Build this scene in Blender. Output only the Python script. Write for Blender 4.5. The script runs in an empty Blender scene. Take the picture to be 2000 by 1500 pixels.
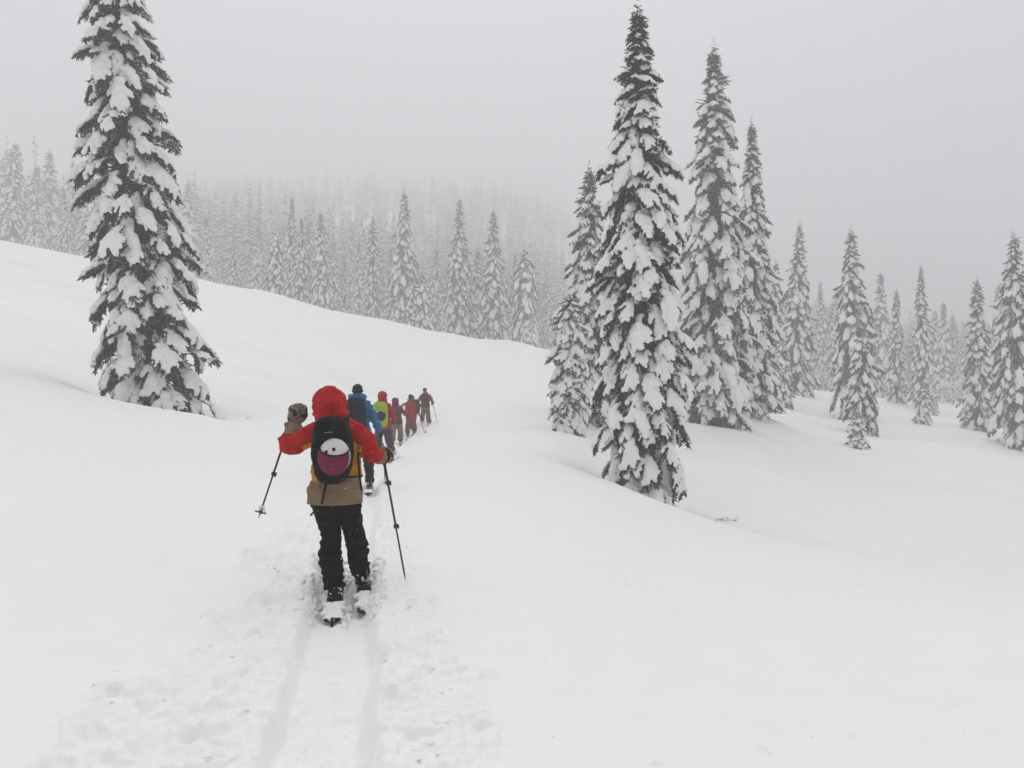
import bpy, bmesh, math, random
import numpy as np
from mathutils import Vector, Matrix

# ------------------------------------------------------------------ camera, sky, sun, exposure
SC = bpy.context.scene
COL = SC.collection
F = 1444.0                     # focal length in photo pixels (2000 wide)
PITCH = math.atan((780 - 750) / F)
CAMZ = 1.65

cam_data = bpy.data.cameras.new('camera')
cam_data.sensor_width = 36.0
cam_data.lens = 36.0 * F / 2000.0
cam_data.clip_start = 0.05
cam_data.clip_end = 5000.0
cam = bpy.data.objects.new('camera', cam_data)
COL.objects.link(cam)
cam.location = (0, 0, CAMZ)
cam.rotation_euler = (math.pi / 2 + PITCH, 0, 0)
SC.camera = cam

SUN_EL, SUN_AZ = math.radians(50), math.radians(-4)     # bright patch of the overcast, ahead and to the right
world = bpy.data.worlds.new("World")
SC.world = world
world.use_nodes = True
wn = world.node_tree
for n in list(wn.nodes):
    wn.nodes.remove(n)
wo = wn.nodes.new('ShaderNodeOutputWorld')
bg = wn.nodes.new('ShaderNodeBackground')
sky = wn.nodes.new('ShaderNodeTexSky')
sky.sky_type = 'NISHITA'
sky.sun_disc = False
sky.sun_elevation = SUN_EL
sky.sun_rotation = SUN_AZ
hs = wn.nodes.new('ShaderNodeHueSaturation')
hs.inputs['Saturation'].default_value = 0.0
mx = wn.nodes.new('ShaderNodeMix')
mx.data_type = 'RGBA'
mx.inputs['Factor'].default_value = 0.93
mx.inputs['B'].default_value = (2.72, 2.65, 2.80, 1)      # even cloud layer, faintly violet grey
wn.links.new(sky.outputs[0], hs.inputs['Color'])
wn.links.new(hs.outputs[0], mx.inputs['A'])
# overcast: the cloud layer brightens smoothly from horizon to zenith
tcw = wn.nodes.new('ShaderNodeTexCoord'); sxw = wn.nodes.new('ShaderNodeSeparateXYZ'); mrw = wn.nodes.new('ShaderNodeMapRange')
wn.links.new(tcw.outputs['Generated'], sxw.inputs[0]); wn.links.new(sxw.outputs['Z'], mrw.inputs['Value'])
mrw.inputs['From Min'].default_value = 0.0; mrw.inputs['From Max'].default_value = 1.0
mrw.inputs['To Min'].default_value = 0.56; mrw.inputs['To Max'].default_value = 1.75
vmw = wn.nodes.new('ShaderNodeVectorMath'); vmw.operation = 'SCALE'
wn.links.new(mx.outputs['Result'], vmw.inputs[0]); wn.links.new(mrw.outputs['Result'], vmw.inputs['Scale'])
wn.links.new(vmw.outputs[0], bg.inputs['Color'])
wn.links.new(bg.outputs[0], wo.inputs['Surface'])
bg.inputs['Strength'].default_value = 0.10

sun_data = bpy.data.lights.new('sun', 'SUN')
sun_data.energy = 1.0
sun_data.angle = math.radians(60)
sun_data.color = (1.0, 0.985, 0.955)
sun = bpy.data.objects.new('sun', sun_data)
COL.objects.link(sun)
sd = Vector((math.sin(SUN_AZ) * math.cos(SUN_EL), math.cos(SUN_AZ) * math.cos(SUN_EL), math.sin(SUN_EL)))
sun.rotation_euler = (-sd).to_track_quat('-Z', 'Y').to_euler()
sun.location = (30, 40, 60)

SC.view_settings.view_transform = 'Standard'
SC.view_settings.look = 'None'
SC.view_settings.gamma = 1.0
SC.view_settings.use_curve_mapping = False
SC.view_settings.exposure = EXPOSURE = 1.11
SC.render.engine = 'CYCLES'
SC.cycles.use_denoising = True
SC.cycles.max_bounces = 8
SC.cycles.diffuse_bounces = 4
SC.cycles.volume_bounces = 4
SC.cycles.glossy_bounces = 2
SC.cycles.use_adaptive_sampling = True
SC.cycles.adaptive_threshold = 0.02

# ------------------------------------------------------------------ helpers
def W(px, py, d):
    """world point seen at photo pixel (px, py) at depth d along +Y"""
    c, s = math.cos(PITCH), math.sin(PITCH)
    u, v = (px - 1000) / F, (750 - py) / F
    dy, dz = c - v * s, s + v * c
    k = d / dy
    return np.array([u * k, d, CAMZ + dz * k])

def _h(ix, iy, iz, seed):
    n = (ix.astype(np.int64) * 374761393 + iy.astype(np.int64) * 668265263 + iz.astype(np.int64) * 2147483647 + seed * 1274126177) & 0xffffffff
    n = ((n ^ (n >> 13)) * 1274126177) & 0xffffffff
    n = ((n ^ (n >> 15)) * 2246822519) & 0xffffffff
    return ((n ^ (n >> 16)) & 0xffff) / 32767.5 - 1.0

def noise3(x, y, z, seed=0):
    x, y, z = np.broadcast_arrays(np.asarray(x, float), np.asarray(y, float), np.asarray(z, float))
    x0, y0, z0 = np.floor(x), np.floor(y), np.floor(z)
    fx, fy, fz = x - x0, y - y0, z - z0
    fx, fy, fz = [t * t * t * (t * (t * 6 - 15) + 10) for t in (fx, fy, fz)]
    r = 0
    for dx in (0, 1):
        for dy in (0, 1):
            for dz in (0, 1):
                w = (fx if dx else 1 - fx) * (fy if dy else 1 - fy) * (fz if dz else 1 - fz)
                r = r + w * _h(x0 + dx, y0 + dy, z0 + dz, seed)
    return r

def noise2(x, y, seed=0):
    x, y = np.broadcast_arrays(np.asarray(x, float), np.asarray(y, float))
    x0, y0 = np.floor(x), np.floor(y)
    fx, fy = x - x0, y - y0
    fx, fy = [t * t * t * (t * (t * 6 - 15) + 10) for t in (fx, fy)]
    z0 = np.zeros_like(x0)
    r = 0
    for dx in (0, 1):
        for dy in (0, 1):
            w = (fx if dx else 1 - fx) * (fy if dy else 1 - fy)
            r = r + w * _h(x0 + dx, y0 + dy, z0, seed)
    return r

def fbm2(x, y, oct=4, seed=0, gain=0.5):
    r, a = 0, 1.0
    for i in range(oct):
        r = r + a * noise2(x * 2 ** i + 17.3 * i, y * 2 ** i - 9.1 * i, seed + i)
        a *= gain
    return r

def fbm3(x, y, z, oct=3, seed=0, gain=0.5):
    r, a = 0, 1.0
    for i in range(oct):
        r = r + a * noise3(x * 2 ** i + 7.3 * i, y * 2 ** i, z * 2 ** i - 3.1 * i, seed + i)
        a *= gain
    return r

def sstep(a, b, x):
    t = np.clip((x - a) / (b - a), 0, 1)
    return t * t * (3 - 2 * t)

def mesh_np(name, V, polys, mats=(), smooth=True, mat_idx=None):
    """V: (n,3); polys: (m,k) array, or a list of such arrays"""
    me = bpy.data.meshes.new(name)
    if not isinstance(polys, (list, tuple)):
        polys = [polys]
    polys = [np.asarray(p, dtype=np.int32) for p in polys if len(p)]
    nl = sum(p.size for p in polys)
    npoly = sum(len(p) for p in polys)
    me.vertices.add(len(V))
    me.vertices.foreach_set('co', np.asarray(V, dtype=np.float32).ravel())
    me.loops.add(nl)
    me.polygons.add(npoly)
    me.loops.foreach_set('vertex_index', np.concatenate([p.ravel() for p in polys]))
    tot = np.concatenate([np.full(len(p), p.shape[1], dtype=np.int32) for p in polys])
    st = np.concatenate([[0], np.cumsum(tot)[:-1]]).astype(np.int32)
    me.polygons.foreach_set('loop_start', st)
    me.polygons.foreach_set('loop_total', tot)
    me.polygons.foreach_set('use_smooth', np.full(npoly, smooth))
    for m in mats:
        me.materials.append(m)
    if mat_idx is not None:
        me.polygons.foreach_set('material_index', np.asarray(mat_idx, dtype=np.int32))
    me.update(calc_edges=True)
    return me

def link(name, data, parent=None, loc=(0, 0, 0)):
    o = bpy.data.objects.new(name, data)
    COL.objects.link(o)
    o.location = loc
    if parent is not None:
        o.parent = parent
    return o

def tag(o, label=None, cat=None, group=None, kind=None):
    for k, v in (('label', label), ('category', cat), ('group', group), ('kind', kind)):
        if v:
            o[k] = v
    return o

def empty(name, loc, label, cat, group=None):
    o = link(name, None, None, loc)
    o.empty_display_size = 0.3
    return tag(o, label, cat, group)

class Geo:
    """collects triangles and quads"""
    def __init__(s):
        s.v, s.t, s.q, s.n = [], [], [], 0
    def add(s, V, T=None, Q=None):
        V = np.asarray(V, float)
        s.v.append(V)
        if T is not None and len(T):
            s.t.append(np.asarray(T) + s.n)
        if Q is not None and len(Q):
            s.q.append(np.asarray(Q) + s.n)
        s.n += len(V)
    def mesh(s, name, mats=(), smooth=True):
        P = []
        if s.t: P.append(np.concatenate(s.t))
        if s.q: P.append(np.concatenate(s.q))
        return mesh_np(name, np.concatenate(s.v), P, mats, smooth)

def sphere_arrays(nu=14, nv=9):
    V = [(0, 0, 1)]
    for i in range(1, nv):
        a = math.pi * i / nv
        for j in range(nu):
            b = 2 * math.pi * j / nu
            V.append((math.sin(a) * math.cos(b), math.sin(a) * math.sin(b), math.cos(a)))
    V.append((0, 0, -1))
    T, Q = [], []
    for j in range(nu):
        T.append((0, 1 + j, 1 + (j + 1) % nu))
        T.append((len(V) - 1, 1 + (nv - 2) * nu + (j + 1) % nu, 1 + (nv - 2) * nu + j))
    for i in range(nv - 2):
        for j in range(nu):
            a, b = 1 + i * nu + j, 1 + i * nu + (j + 1) % nu
            Q.append((a, a + nu, b + nu, b))
    return np.array(V, float), np.array(T), np.array(Q)
SPH = sphere_arrays()

def basis(d, up=(0, 0, 1)):
    """3x3 with columns x, y, z: z along d, x roughly perpendicular to up"""
    d = np.asarray(d, float); d = d / (np.linalg.norm(d) + 1e-12)
    up = np.asarray(up, float)
    if abs(np.dot(up, d)) > 0.98 * np.linalg.norm(up):
        up = np.array([0, 1.0, 0]) if abs(d[1]) < 0.9 else np.array([1.0, 0, 0])
    x = np.cross(up, d); x /= np.linalg.norm(x)
    y = np.cross(d, x)
    return np.stack([x, y, d], 1)

def ellipsoid(g, c, r, rot=None):
    V = SPH[0] * np.asarray(r, float)
    if rot is not None:
        V = V @ np.asarray(rot).T
    g.add(V + np.asarray(c, float), SPH[1], SPH[2])

def loft(g, pts, radii, seg=14, up=(0, 1, 0), flat=None, cap=True, power=2.0):
    """closed tube through pts; radii scalar or (rx, ry) per point; up fixes the frame"""
    P = np.asarray(pts, float)
    n = len(P)
    T = np.gradient(P, axis=0)
    V = []
    for i in range(n):
        B = basis(T[i], up)
        r = radii[i]
        rx, ry = (r, r) if np.isscalar(r) else r
        a = np.linspace(0, 2 * math.pi, seg, endpoint=False)
        ca, sa = np.cos(a), np.sin(a)
        if power != 2.0:
            ca = np.sign(ca) * np.abs(ca) ** (2 / power); sa = np.sign(sa) * np.abs(sa) ** (2 / power)
        V.append(P[i] + np.outer(ca * rx, B[:, 0]) + np.outer(sa * ry, B[:, 1]))
    V = np.concatenate(V)
    Q = []
    for i in range(n - 1):
        for j in range(seg):
            k = (j + 1) % seg
            Q.append((i * seg + j, i * seg + k, (i + 1) * seg + k, (i + 1) * seg + j))
    Tt = []
    if cap:
        V = np.vstack([V, P[0], P[-1]])
        a, b = n * seg, n * seg + 1
        for j in range(seg):
            k = (j + 1) % seg
            Tt.append((a, k, j)); Tt.append((b, (n - 1) * seg + j, (n - 1) * seg + k))
    g.add(V, Tt, Q)

def spline(pts, n):
    """Catmull-Rom through rows (any number of columns)"""
    P = np.asarray(pts, float)
    P = np.vstack([2 * P[0] - P[1], P, 2 * P[-1] - P[-2]])
    out = []
    m = len(P) - 3
    for s in np.linspace(0, m, n):
        i = min(int(s), m - 1); t = s - i
        a, b, c, d = P[i], P[i + 1], P[i + 2], P[i + 3]
        out.append(0.5 * (2 * b + (c - a) * t + (2 * a - 5 * b + 4 * c - d) * t * t + (-a + 3 * b - 3 * c + d) * t ** 3))
    return np.array(out)

def largest_island(me):
    V, T = mesh_arrays(me)
    lab = np.arange(len(V))
    while True:
        m = lab[T].min(1)
        new = lab.copy()
        for k in range(3): np.minimum.at(new, T[:, k], m)
        new = new[new]
        if (new == lab).all(): break
        lab = new
    ids, cnt = np.unique(lab[T[:, 0]], return_counts=True)
    if len(ids) < 2: return me
    keep = lab == ids[np.argmax(cnt)]
    idx = np.cumsum(keep) - 1
    out = mesh_np(me.name, V[keep], [idx[T[keep[T[:, 0]]]]], list(me.materials))
    bpy.data.meshes.remove(me)
    return out

def remesh(g, voxel, smooth_it=3, decimate=None, name='m', mats=(), disp=None):
    """fuse the collected closed shapes into ONE continuous skin; disp(V, N) -> offset along N"""
    me = g.mesh(name + '_src')
    o = bpy.data.objects.new('tmp', me)
    COL.objects.link(o)
    m = o.modifiers.new('r', 'REMESH'); m.mode = 'VOXEL'; m.voxel_size = voxel; m.use_smooth_shade = True
    if smooth_it:
        s = o.modifiers.new('s', 'SMOOTH'); s.iterations = smooth_it; s.factor = 0.5
    dg = bpy.context.evaluated_depsgraph_get()
    ev = o.evaluated_get(dg)
    out = bpy.data.meshes.new_from_object(ev)
    if disp is not None:
        n = len(out.vertices)
        V = np.empty(n * 3); out.vertices.foreach_get('co', V); V = V.reshape(-1, 3)
        N = np.empty(n * 3); out.vertices.foreach_get('normal', N); N = N.reshape(-1, 3)
        V = V + N * disp(V, N)[:, None]
        out.vertices.foreach_set('co', V.ravel())
    if decimate:
        o2 = bpy.data.objects.new('tmp2', out); COL.objects.link(o2)
        dm = o2.modifiers.new('d', 'DECIMATE'); dm.ratio = decimate if decimate < 1 else min(1.0, decimate / max(1, 2 * len(out.polygons)))
        dg = bpy.context.evaluated_depsgraph_get()
        out2 = bpy.data.meshes.new_from_object(o2.evaluated_get(dg))
        bpy.data.objects.remove(o2); bpy.data.meshes.remove(out)
        out = out2
    bpy.data.objects.remove(o); bpy.data.meshes.remove(me)
    out.name = name
    out.materials.clear()
    for mt in mats:
        out.materials.append(mt)
    out.polygons.foreach_set('use_smooth', np.full(len(out.polygons), True))
    out.polygons.foreach_set('material_index', np.zeros(len(out.polygons), dtype=np.int32))
    return out

def mesh_arrays(me):
    n = len(me.vertices)
    V = np.empty(n * 3); me.vertices.foreach_get('co', V)
    me.calc_loop_triangles()
    T = np.empty(len(me.loop_triangles) * 3, dtype=np.int32); me.loop_triangles.foreach_get('vertices', T)
    return V.reshape(-1, 3), T.reshape(-1, 3)

# ------------------------------------------------------------------ materials
def new_mat(name, rough=0.8, spec=0.3):
    m = bpy.data.materials.new(name); m.use_nodes = True
    nt = m.node_tree
    b = nt.nodes['Principled BSDF']
    b.inputs['Roughness'].default_value = rough
    b.inputs['Specular IOR Level'].default_value = spec
    return m, nt, b

def nnoise(nt, scale, detail=4, rough=0.55, coord='Object', vec=None):
    tc = nt.nodes.new('ShaderNodeTexCoord')
    n = nt.nodes.new('ShaderNodeTexNoise')
    n.inputs['Scale'].default_value = scale
    n.inputs['Detail'].default_value = detail
    n.inputs['Roughness'].default_value = rough
    nt.links.new(tc.outputs[coord] if vec is None else vec, n.inputs['Vector'])
    return n

def nramp(nt, fac, stops):
    r = nt.nodes.new('ShaderNodeValToRGB')
    e = r.color_ramp.elements
    while len(e) < len(stops):
        e.new(0.5)
    for i, (p, c) in enumerate(stops):
        e[i].position = p
        e[i].color = (*c, 1) if len(c) == 3 else c
    nt.links.new(fac, r.inputs['Fac'])
    return r

def nmix(nt, fac, a, b):
    m = nt.nodes.new('ShaderNodeMix'); m.data_type = 'RGBA'
    for s, v in (('Factor', fac), ('A', a), ('B', b)):
        if isinstance(v, (int, float)):
            m.inputs[s].default_value = v
        elif isinstance(v, tuple):
            m.inputs[s].default_value = (*v, 1)
        else:
            nt.links.new(v, m.inputs[s])
    return m.outputs['Result']

def nbump(nt, b, h, strength=0.3, dist=0.01):
    bp = nt.nodes.new('ShaderNodeBump')
    bp.inputs['Strength'].default_value = strength
    bp.inputs['Distance'].default_value = dist
    nt.links.new(h, bp.inputs['Height'])
    nt.links.new(bp.outputs['Normal'], b.inputs['Normal'])
    return bp

def snow_mat(name, col=(0.86, 0.865, 0.88), grain=60, strength=0.25, dist=0.01):
    m, nt, b = new_mat(name, 0.65, 0.25)
    n = nnoise(nt, 3.0, 5)
    r = nramp(nt, n.outputs['Fac'], [(0.3, tuple(c * 0.975 for c in col)), (0.7, col)])
    nt.links.new(r.outputs['Color'], b.inputs['Base Color'])
    n2 = nnoise(nt, grain, 5, 0.65)
    nbump(nt, b, n2.outputs['Fac'], strength, dist)
    return m

M_GROUND = snow_mat('snow_ground', (0.885, 0.89, 0.872), 26, 0.22, 0.02)
M_SNOW = snow_mat('snow_load', (0.88, 0.885, 0.872), 14, 0.35, 0.03)
M_SNOWCLOD = snow_mat('snow_clod', (0.89, 0.895, 0.88), 90, 0.15, 0.002)

def needle_mat(name, dark, dark2, frost, frost_col=(0.72, 0.73, 0.75)):
    m, nt, b = new_mat(name, 0.85, 0.15)
    n = nnoise(nt, 9, 3)
    base = nramp(nt, n.outputs['Fac'], [(0.35, dark), (0.65, dark2)])
    geo = nt.nodes.new('ShaderNodeNewGeometry')
    sp = nt.nodes.new('ShaderNodeSeparateXYZ'); nt.links.new(geo.outputs['Normal'], sp.inputs[0])
    n2 = nnoise(nt, 16, 3)
    ad = nt.nodes.new('ShaderNodeMath'); ad.operation = 'MULTIPLY_ADD'
    nt.links.new(sp.outputs['Z'], ad.inputs[0]); ad.inputs[1].default_value = 0.28
    nt.links.new(n2.outputs['Fac'], ad.inputs[2])
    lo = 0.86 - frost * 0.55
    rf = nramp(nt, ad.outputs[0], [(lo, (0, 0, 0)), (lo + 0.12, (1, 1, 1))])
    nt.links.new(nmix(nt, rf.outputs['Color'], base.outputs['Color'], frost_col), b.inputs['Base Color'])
    return m
M_NEEDLE = needle_mat('fir_needles', (0.016, 0.019, 0.013), (0.036, 0.038, 0.026), 0.26)
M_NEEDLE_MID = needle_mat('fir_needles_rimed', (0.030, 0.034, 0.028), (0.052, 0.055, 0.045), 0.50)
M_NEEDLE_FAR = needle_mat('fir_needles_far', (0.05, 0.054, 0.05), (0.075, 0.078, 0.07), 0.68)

def bark_mat():
    m, nt, b = new_mat('bark', 0.9, 0.2)
    n = nnoise(nt, 12, 5)
    r = nramp(nt, n.outputs['Fac'], [(0.3, (0.03, 0.026, 0.022)), (0.7, (0.085, 0.072, 0.062))])
    nt.links.new(r.outputs['Color'], b.inputs['Base Color'])
    nbump(nt, b, n.outputs['Fac'], 0.6, 0.02)
    return m
M_BARK = bark_mat()

def fabric(name, col, rough=0.85, var=0.18, wscale=5, weave=500, snow=0.0):
    """cloth with slight tonal variation, soft creases and, if snow > 0, flecks of snow sticking to it"""
    m, nt, b = new_mat(name, rough, 0.1)
    n = nnoise(nt, wscale, 4)
    r = nramp(nt, n.outputs['Fac'], [(0.3, tuple(c * (1 - var) for c in col)), (0.7, tuple(min(1, c * (1 + var)) for c in col))])
    colr = r.outputs['Color']
    if snow > 0:
        n3 = nnoise(nt, 90, 2, 0.5)
        rr = nramp(nt, n3.outputs['Fac'], [(0.80 - snow, (0, 0, 0)), (0.82 - snow, (1, 1, 1))])
        colr = nmix(nt, rr.outputs['Color'], colr, (0.55, 0.56, 0.6))
    nt.links.new(colr, b.inputs['Base Color'])
    n2 = nnoise(nt, 22, 4)
    nbump(nt, b, n2.outputs['Fac'], 0.35, 0.012)
    return m
# ------------------------------------------------------------------ terrain
# depth : row of the snow surface, for columns of the view (bearing, extended past the frame)
PROF = {
    -500: [(3, 1490), (6.2, 1110), (12, 850), (20, 690), (27, 660), (45, 540), (60, 450), (75, 400), (85, 415), (110, 430), (150, 420), (220, 380)],
    0:    [(3, 1525), (6.2, 1130), (12, 862), (20, 728), (24, 690), (30, 645), (45, 588), (60, 518), (75, 468), (85, 478), (110, 492), (150, 470), (220, 420)],
    150:  [(3, 1530), (6.2, 1140), (12, 885), (19, 768), (22.5, 758), (26, 742), (32, 692), (45, 615), (60, 540), (75, 494), (85, 508), (110, 520), (150, 495), (220, 440)],
    300:  [(3, 1535), (6.2, 1147), (12, 905), (18.5, 801), (22.5, 838), (26, 815), (32, 745), (45, 640), (60, 565), (75, 526), (85, 545), (110, 560), (150, 495), (220, 405)],
    420:  [(3, 1540), (6.2, 1152), (12, 925), (18.5, 828), (23, 832), (27, 800), (34, 738), (45, 660), (60, 590), (75, 549), (85, 572), (110, 590), (150, 505), (220, 400)],
    560:  [(3, 1545), (6.2, 1158), (13, 930), (20, 862), (27, 812), (36, 745), (48, 672), (62, 610), (75, 578), (85, 605), (110, 620), (150, 520), (220, 395)],
    700:  [(3, 1545), (6.2, 1166), (13.7, 948), (20.4, 890), (28, 862), (33, 826), (42, 762), (55, 680), (75, 606), (85, 636), (110, 655), (150, 535), (220, 390)],
    840:  [(3, 1545), (6.2, 1168), (13.7, 952), (20.4, 898), (28, 868), (31.5, 852), (34.5, 829), (45, 762), (58, 692), (75, 638), (85, 668), (110, 690), (150, 550), (220, 390)],
    1000: [(3, 1545), (6.2, 1170), (13.7, 965), (20, 912), (28, 862), (36, 818), (50, 738), (75, 664), (85, 690), (110, 715), (150, 575), (220, 400)],
    1090: [(3, 1548), (6.2, 1172), (13.7, 985), (22, 905), (29.5, 830), (33, 838), (38, 815), (50, 755), (75, 684), (85, 708), (110, 730), (150, 600), (220, 415)],
    1170: [(3, 1550), (6.2, 1180), (13, 1000), (20, 932), (24, 925), (29, 880), (34, 855), (42, 818), (55, 765), (75, 712), (90, 730), (120, 740), (160, 665), (220, 520)],
    1250: [(3, 1550), (6.2, 1190), (12, 1040), (19.5, 961), (23, 972), (26, 945), (32, 885), (42, 825), (55, 780), (75, 740), (95, 750), (130, 740), (160, 690), (220, 545)],
    1340: [(3, 1555), (6.2, 1200), (12, 1065), (19.5, 992), (23, 1002), (27, 950), (34, 870), (42, 816), (55, 780), (75, 748), (95, 752), (130, 740), (220, 570)],
    1470: [(3, 1555), (6.2, 1212), (12, 1090), (19.5, 1034), (23, 1020), (29, 945), (36, 870), (46, 806), (58, 775), (75, 752), (95, 757), (130, 745), (220, 610)],
    1640: [(3, 1560), (6.2, 1225), (12, 1120), (19, 1065), (27, 990), (36, 920), (46, 866), (56, 815), (68, 782), (85, 770), (100, 768), (130, 755), (220, 655)],
    1800: [(3, 1565), (6.2, 1238), (12, 1145), (20, 1085), (28, 1000), (38, 915), (50, 845), (62, 810), (76, 792), (90, 782), (110, 777), (140, 765), (220, 680)],
    2000: [(3, 1570), (6.2, 1250), (12, 1175), (20, 1130), (26, 1045), (35, 950), (48, 880), (60, 845), (80, 815), (100, 800), (140, 785), (220, 700)],
    2500: [(3, 1580), (6.2, 1280), (12, 1240), (20, 1200), (30, 1080), (50, 925), (80, 850), (110, 825), (150, 805), (220, 740)],
}
RMAX = 640.0
_rs = np.linspace(math.log(1.0), math.log(RMAX), 260)
_cols, _tab = [], []
def _col(theta, rz):
    rz = sorted(rz)
    lr = np.log([p[0] for p in rz]); zz = np.array([p[1] for p in rz])
    # monotone-ish cubic in log distance
    z = np.interp(_rs, lr, zz)
    _cols.append(theta); _tab.append(z)
def far(d):
    return d if d < 40 else (40 + (d - 40) * 1.45 if d < 110 else 141.5 + (d - 110) * 2.9)
for px, prof in sorted(PROF.items()):
    prof = [(far(d), py) for d, py in prof]
    u = (px - 1000) / F
    k = math.hypot(1, u)
    rz = [(1.0, 0.0)] + [(d * k, W(px, py, d)[2]) for d, py in prof]
    if rz[-1][0] < RMAX:
        rz.append((RMAX, rz[-1][1] * 1.08 + 1.5))
    _col(math.atan(u), rz)
def zprof(*p): return list(p)
_col(math.radians(-180), zprof((1, 0), (8, 0.3), (40, 1.0), (120, -4), (640, -12)))
_col(math.radians(-110), zprof((1, 0), (8, 0.8), (40, 10), (90, 22), (150, 30), (640, 36)))
_col(math.radians(-75), zprof((1, 0), (8, 1.0), (40, 12), (90, 25), (150, 34), (640, 50)))
_col(math.radians(75), zprof((1, -0.02), (8, -0.9), (40, -6), (90, -8), (150, -7), (640, 4)))
_col(math.radians(110), zprof((1, -0.02), (8, -0.8), (40, -7), (90, -11), (150, -12), (640, -8)))
_col(math.radians(180), zprof((1, 0), (8, 0.3), (40, 1.0), (120, -4), (640, -12)))
_o = np.argsort(_cols); _cols = np.array(_cols)[_o]; _tab = np.array(_tab)[_o]
NT = 721
_th = np.linspace(-math.pi, math.pi, NT)
TAB = np.stack([np.interp(_th, _cols, _tab[:, j]) for j in range(len(_rs))], 1)
# smooth: along log-distance, then along bearing
def _gs(A, sig, ax, wrap=False):
    k = int(sig * 3) + 1
    x = np.arange(-k, k + 1); w = np.exp(-x ** 2 / (2 * sig ** 2)); w /= w.sum()
    A = np.moveaxis(A, ax, 0)
    P = np.concatenate([A[-k - 1:-1], A, A[1:k + 1]]) if wrap else np.concatenate([np.repeat(A[:1], k, 0), A, np.repeat(A[-1:], k, 0)])
    R = sum(wi * P[i:i + len(A)] for i, wi in enumerate(w))
    return np.moveaxis(R, 0, ax)
TAB = _gs(TAB, 2.6, 1)
TAB = _gs(TAB, 3.5, 0, True)

def H0(x, y):
    x = np.asarray(x, float); y = np.asarray(y, float)
    r = np.maximum(np.hypot(x, y), 1.0)
    th = np.arctan2(x, y)
    a = (th + math.pi) / (2 * math.pi) * (NT - 1)
    b = (np.log(r) - _rs[0]) / (_rs[-1] - _rs[0]) * (len(_rs) - 1)
    a = np.clip(a, 0, NT - 1.001); b = np.clip(b, 0, len(_rs) - 1.001)
    i, j = a.astype(int), b.astype(int); fa, fb = a - i, b - j
    fa = fa; fb = fb
    return (TAB[i, j] * (1 - fa) * (1 - fb) + TAB[i + 1, j] * fa * (1 - fb) + TAB[i, j + 1] * (1 - fa) * fb + TAB[i + 1, j + 1] * fa * fb)

# the skin track: centre line x(y)
TY = np.array([0.0, 1.5, 3.0, 4.5, 6.2, 9.0, 13.7, 17, 20.4, 24, 28, 31.5, 34.5, 38, 42])
TX = np.array([-0.72, -0.76, -0.85, -1.10, -1.42, -1.95, -2.72, -3.15, -3.45, -3.95, -4.35, -4.33, -4.0, -3.3, -2.2])
def track_x(y):
    return np.interp(y, TY, TX)
def track_detail(x, y):
    """trench, thrown-up powder and lumps beside it, as height in metres; also the mask of broken snow"""
    cx = track_x(y) + 0.02 + 0.03 * noise2(y * 0.9, 3.3, 5)
    dx = x - cx
    fade = sstep(39, 35.5, y) * sstep(-6, -3, y)
    wob = 0.035 * noise2(y * 2.2, np.sign(dx) * 4.0, 11) + 0.015 * noise2(y * 7.0, np.sign(dx) * 4.0, 12)
    hw = 0.222 + wob
    trench = -(0.088 + 0.04 * np.exp(-((y - 6.3) / 0.9) ** 2)) * np.where(dx < 0, sstep(hw + 0.05, hw - 0.03, -dx), sstep(hw + 0.09, hw - 0.05, dx))
    # two grooves where the skis run
    for c in (-0.135, 0.135):
        trench = trench - 0.018 * sstep(0.13, 0.04, np.abs(dx - c))
    near = sstep(14, 4, y)
    wl = 0.45 + 0.75 * near + 0.30 * noise2(y * 0.8, 1.7, 21)
    wr = 0.42 + 0.42 * near + 0.22 * noise2(y * 0.9, 9.7, 22)
    w = np.where(dx < 0, wl, wr)
    edge = w + 0.16 * fbm2(x * 3.2, y * 2.6, 3, 31)
    m = sstep(edge, edge - 0.22, np.abs(dx)) * fade
    out = sstep(hw - 0.02, hw + 0.08, np.abs(dx))
    # billowy lumps outside, scuffs inside
    b1 = 1 - np.abs(fbm2(x * 4.2 + 0.6 * noise2(x * 3, y * 3, 9), y * 3.6, 3, 41)) * 1.3
    b2 = np.abs(fbm2(x * 11, y * 9, 3, 43))
    b3 = noise2(x * 27, y * 24, 45)
    lumps = 0.034 * (b1 - 0.6) + 0.020 * b2 + 0.005 * b3
    cl = np.maximum(0, noise2(x * 7.5, y * 6.5, 61) - 0.35) * 0.06
    inner = 0.022 * fbm2(x * 5, y * 2.5, 3, 51) + 0.020 * np.abs(fbm2(x * 15, y * 11, 2, 53))
    berm = 0.03 * np.exp(-((np.abs(dx) - hw - 0.10) / 0.10) ** 2)
    z = fade * trench + m * (out * (lumps + cl + berm) + (1 - out) * inner)
    # pole holes either side
    for k in range(15):
        py_ = 2.7 + 0.78 * k; sd_ = -1 if k % 2 else 1
        px_ = np.interp(py_, TY, TX) + sd_ * (0.52 + 0.06 * math.sin(k * 2.3))
        q_ = ((x - px_) / 0.032) ** 2 + ((y - py_) / 0.055) ** 2
        z = z - 0.07 * np.exp(-q_) + 0.016 * np.exp(-((np.sqrt(q_) - 2.0) / 0.6) ** 2)
    # a dug-out hollow round the nearest skier's skis
    return z, m
def small_marks(x, y):
    """a few clods and dimples fallen on the open snow"""
    z = 0
    for px, py, d, r, h in MARKS:
        c = W(px, py, d)
        q = ((x - c[0]) / r) ** 2 + ((y - c[1]) / (r * 1.6)) ** 2
        z = z + h * np.exp(-q) * (1 + 0.8 * noise2(x * 40, y * 30, 7))
        z = z - 0.6 * h * np.exp(-(((x - c[0] - r * 1.3) / r) ** 2 + ((y - c[1] + r * 1.2) / (r * 1.6)) ** 2))
    return z
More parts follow.
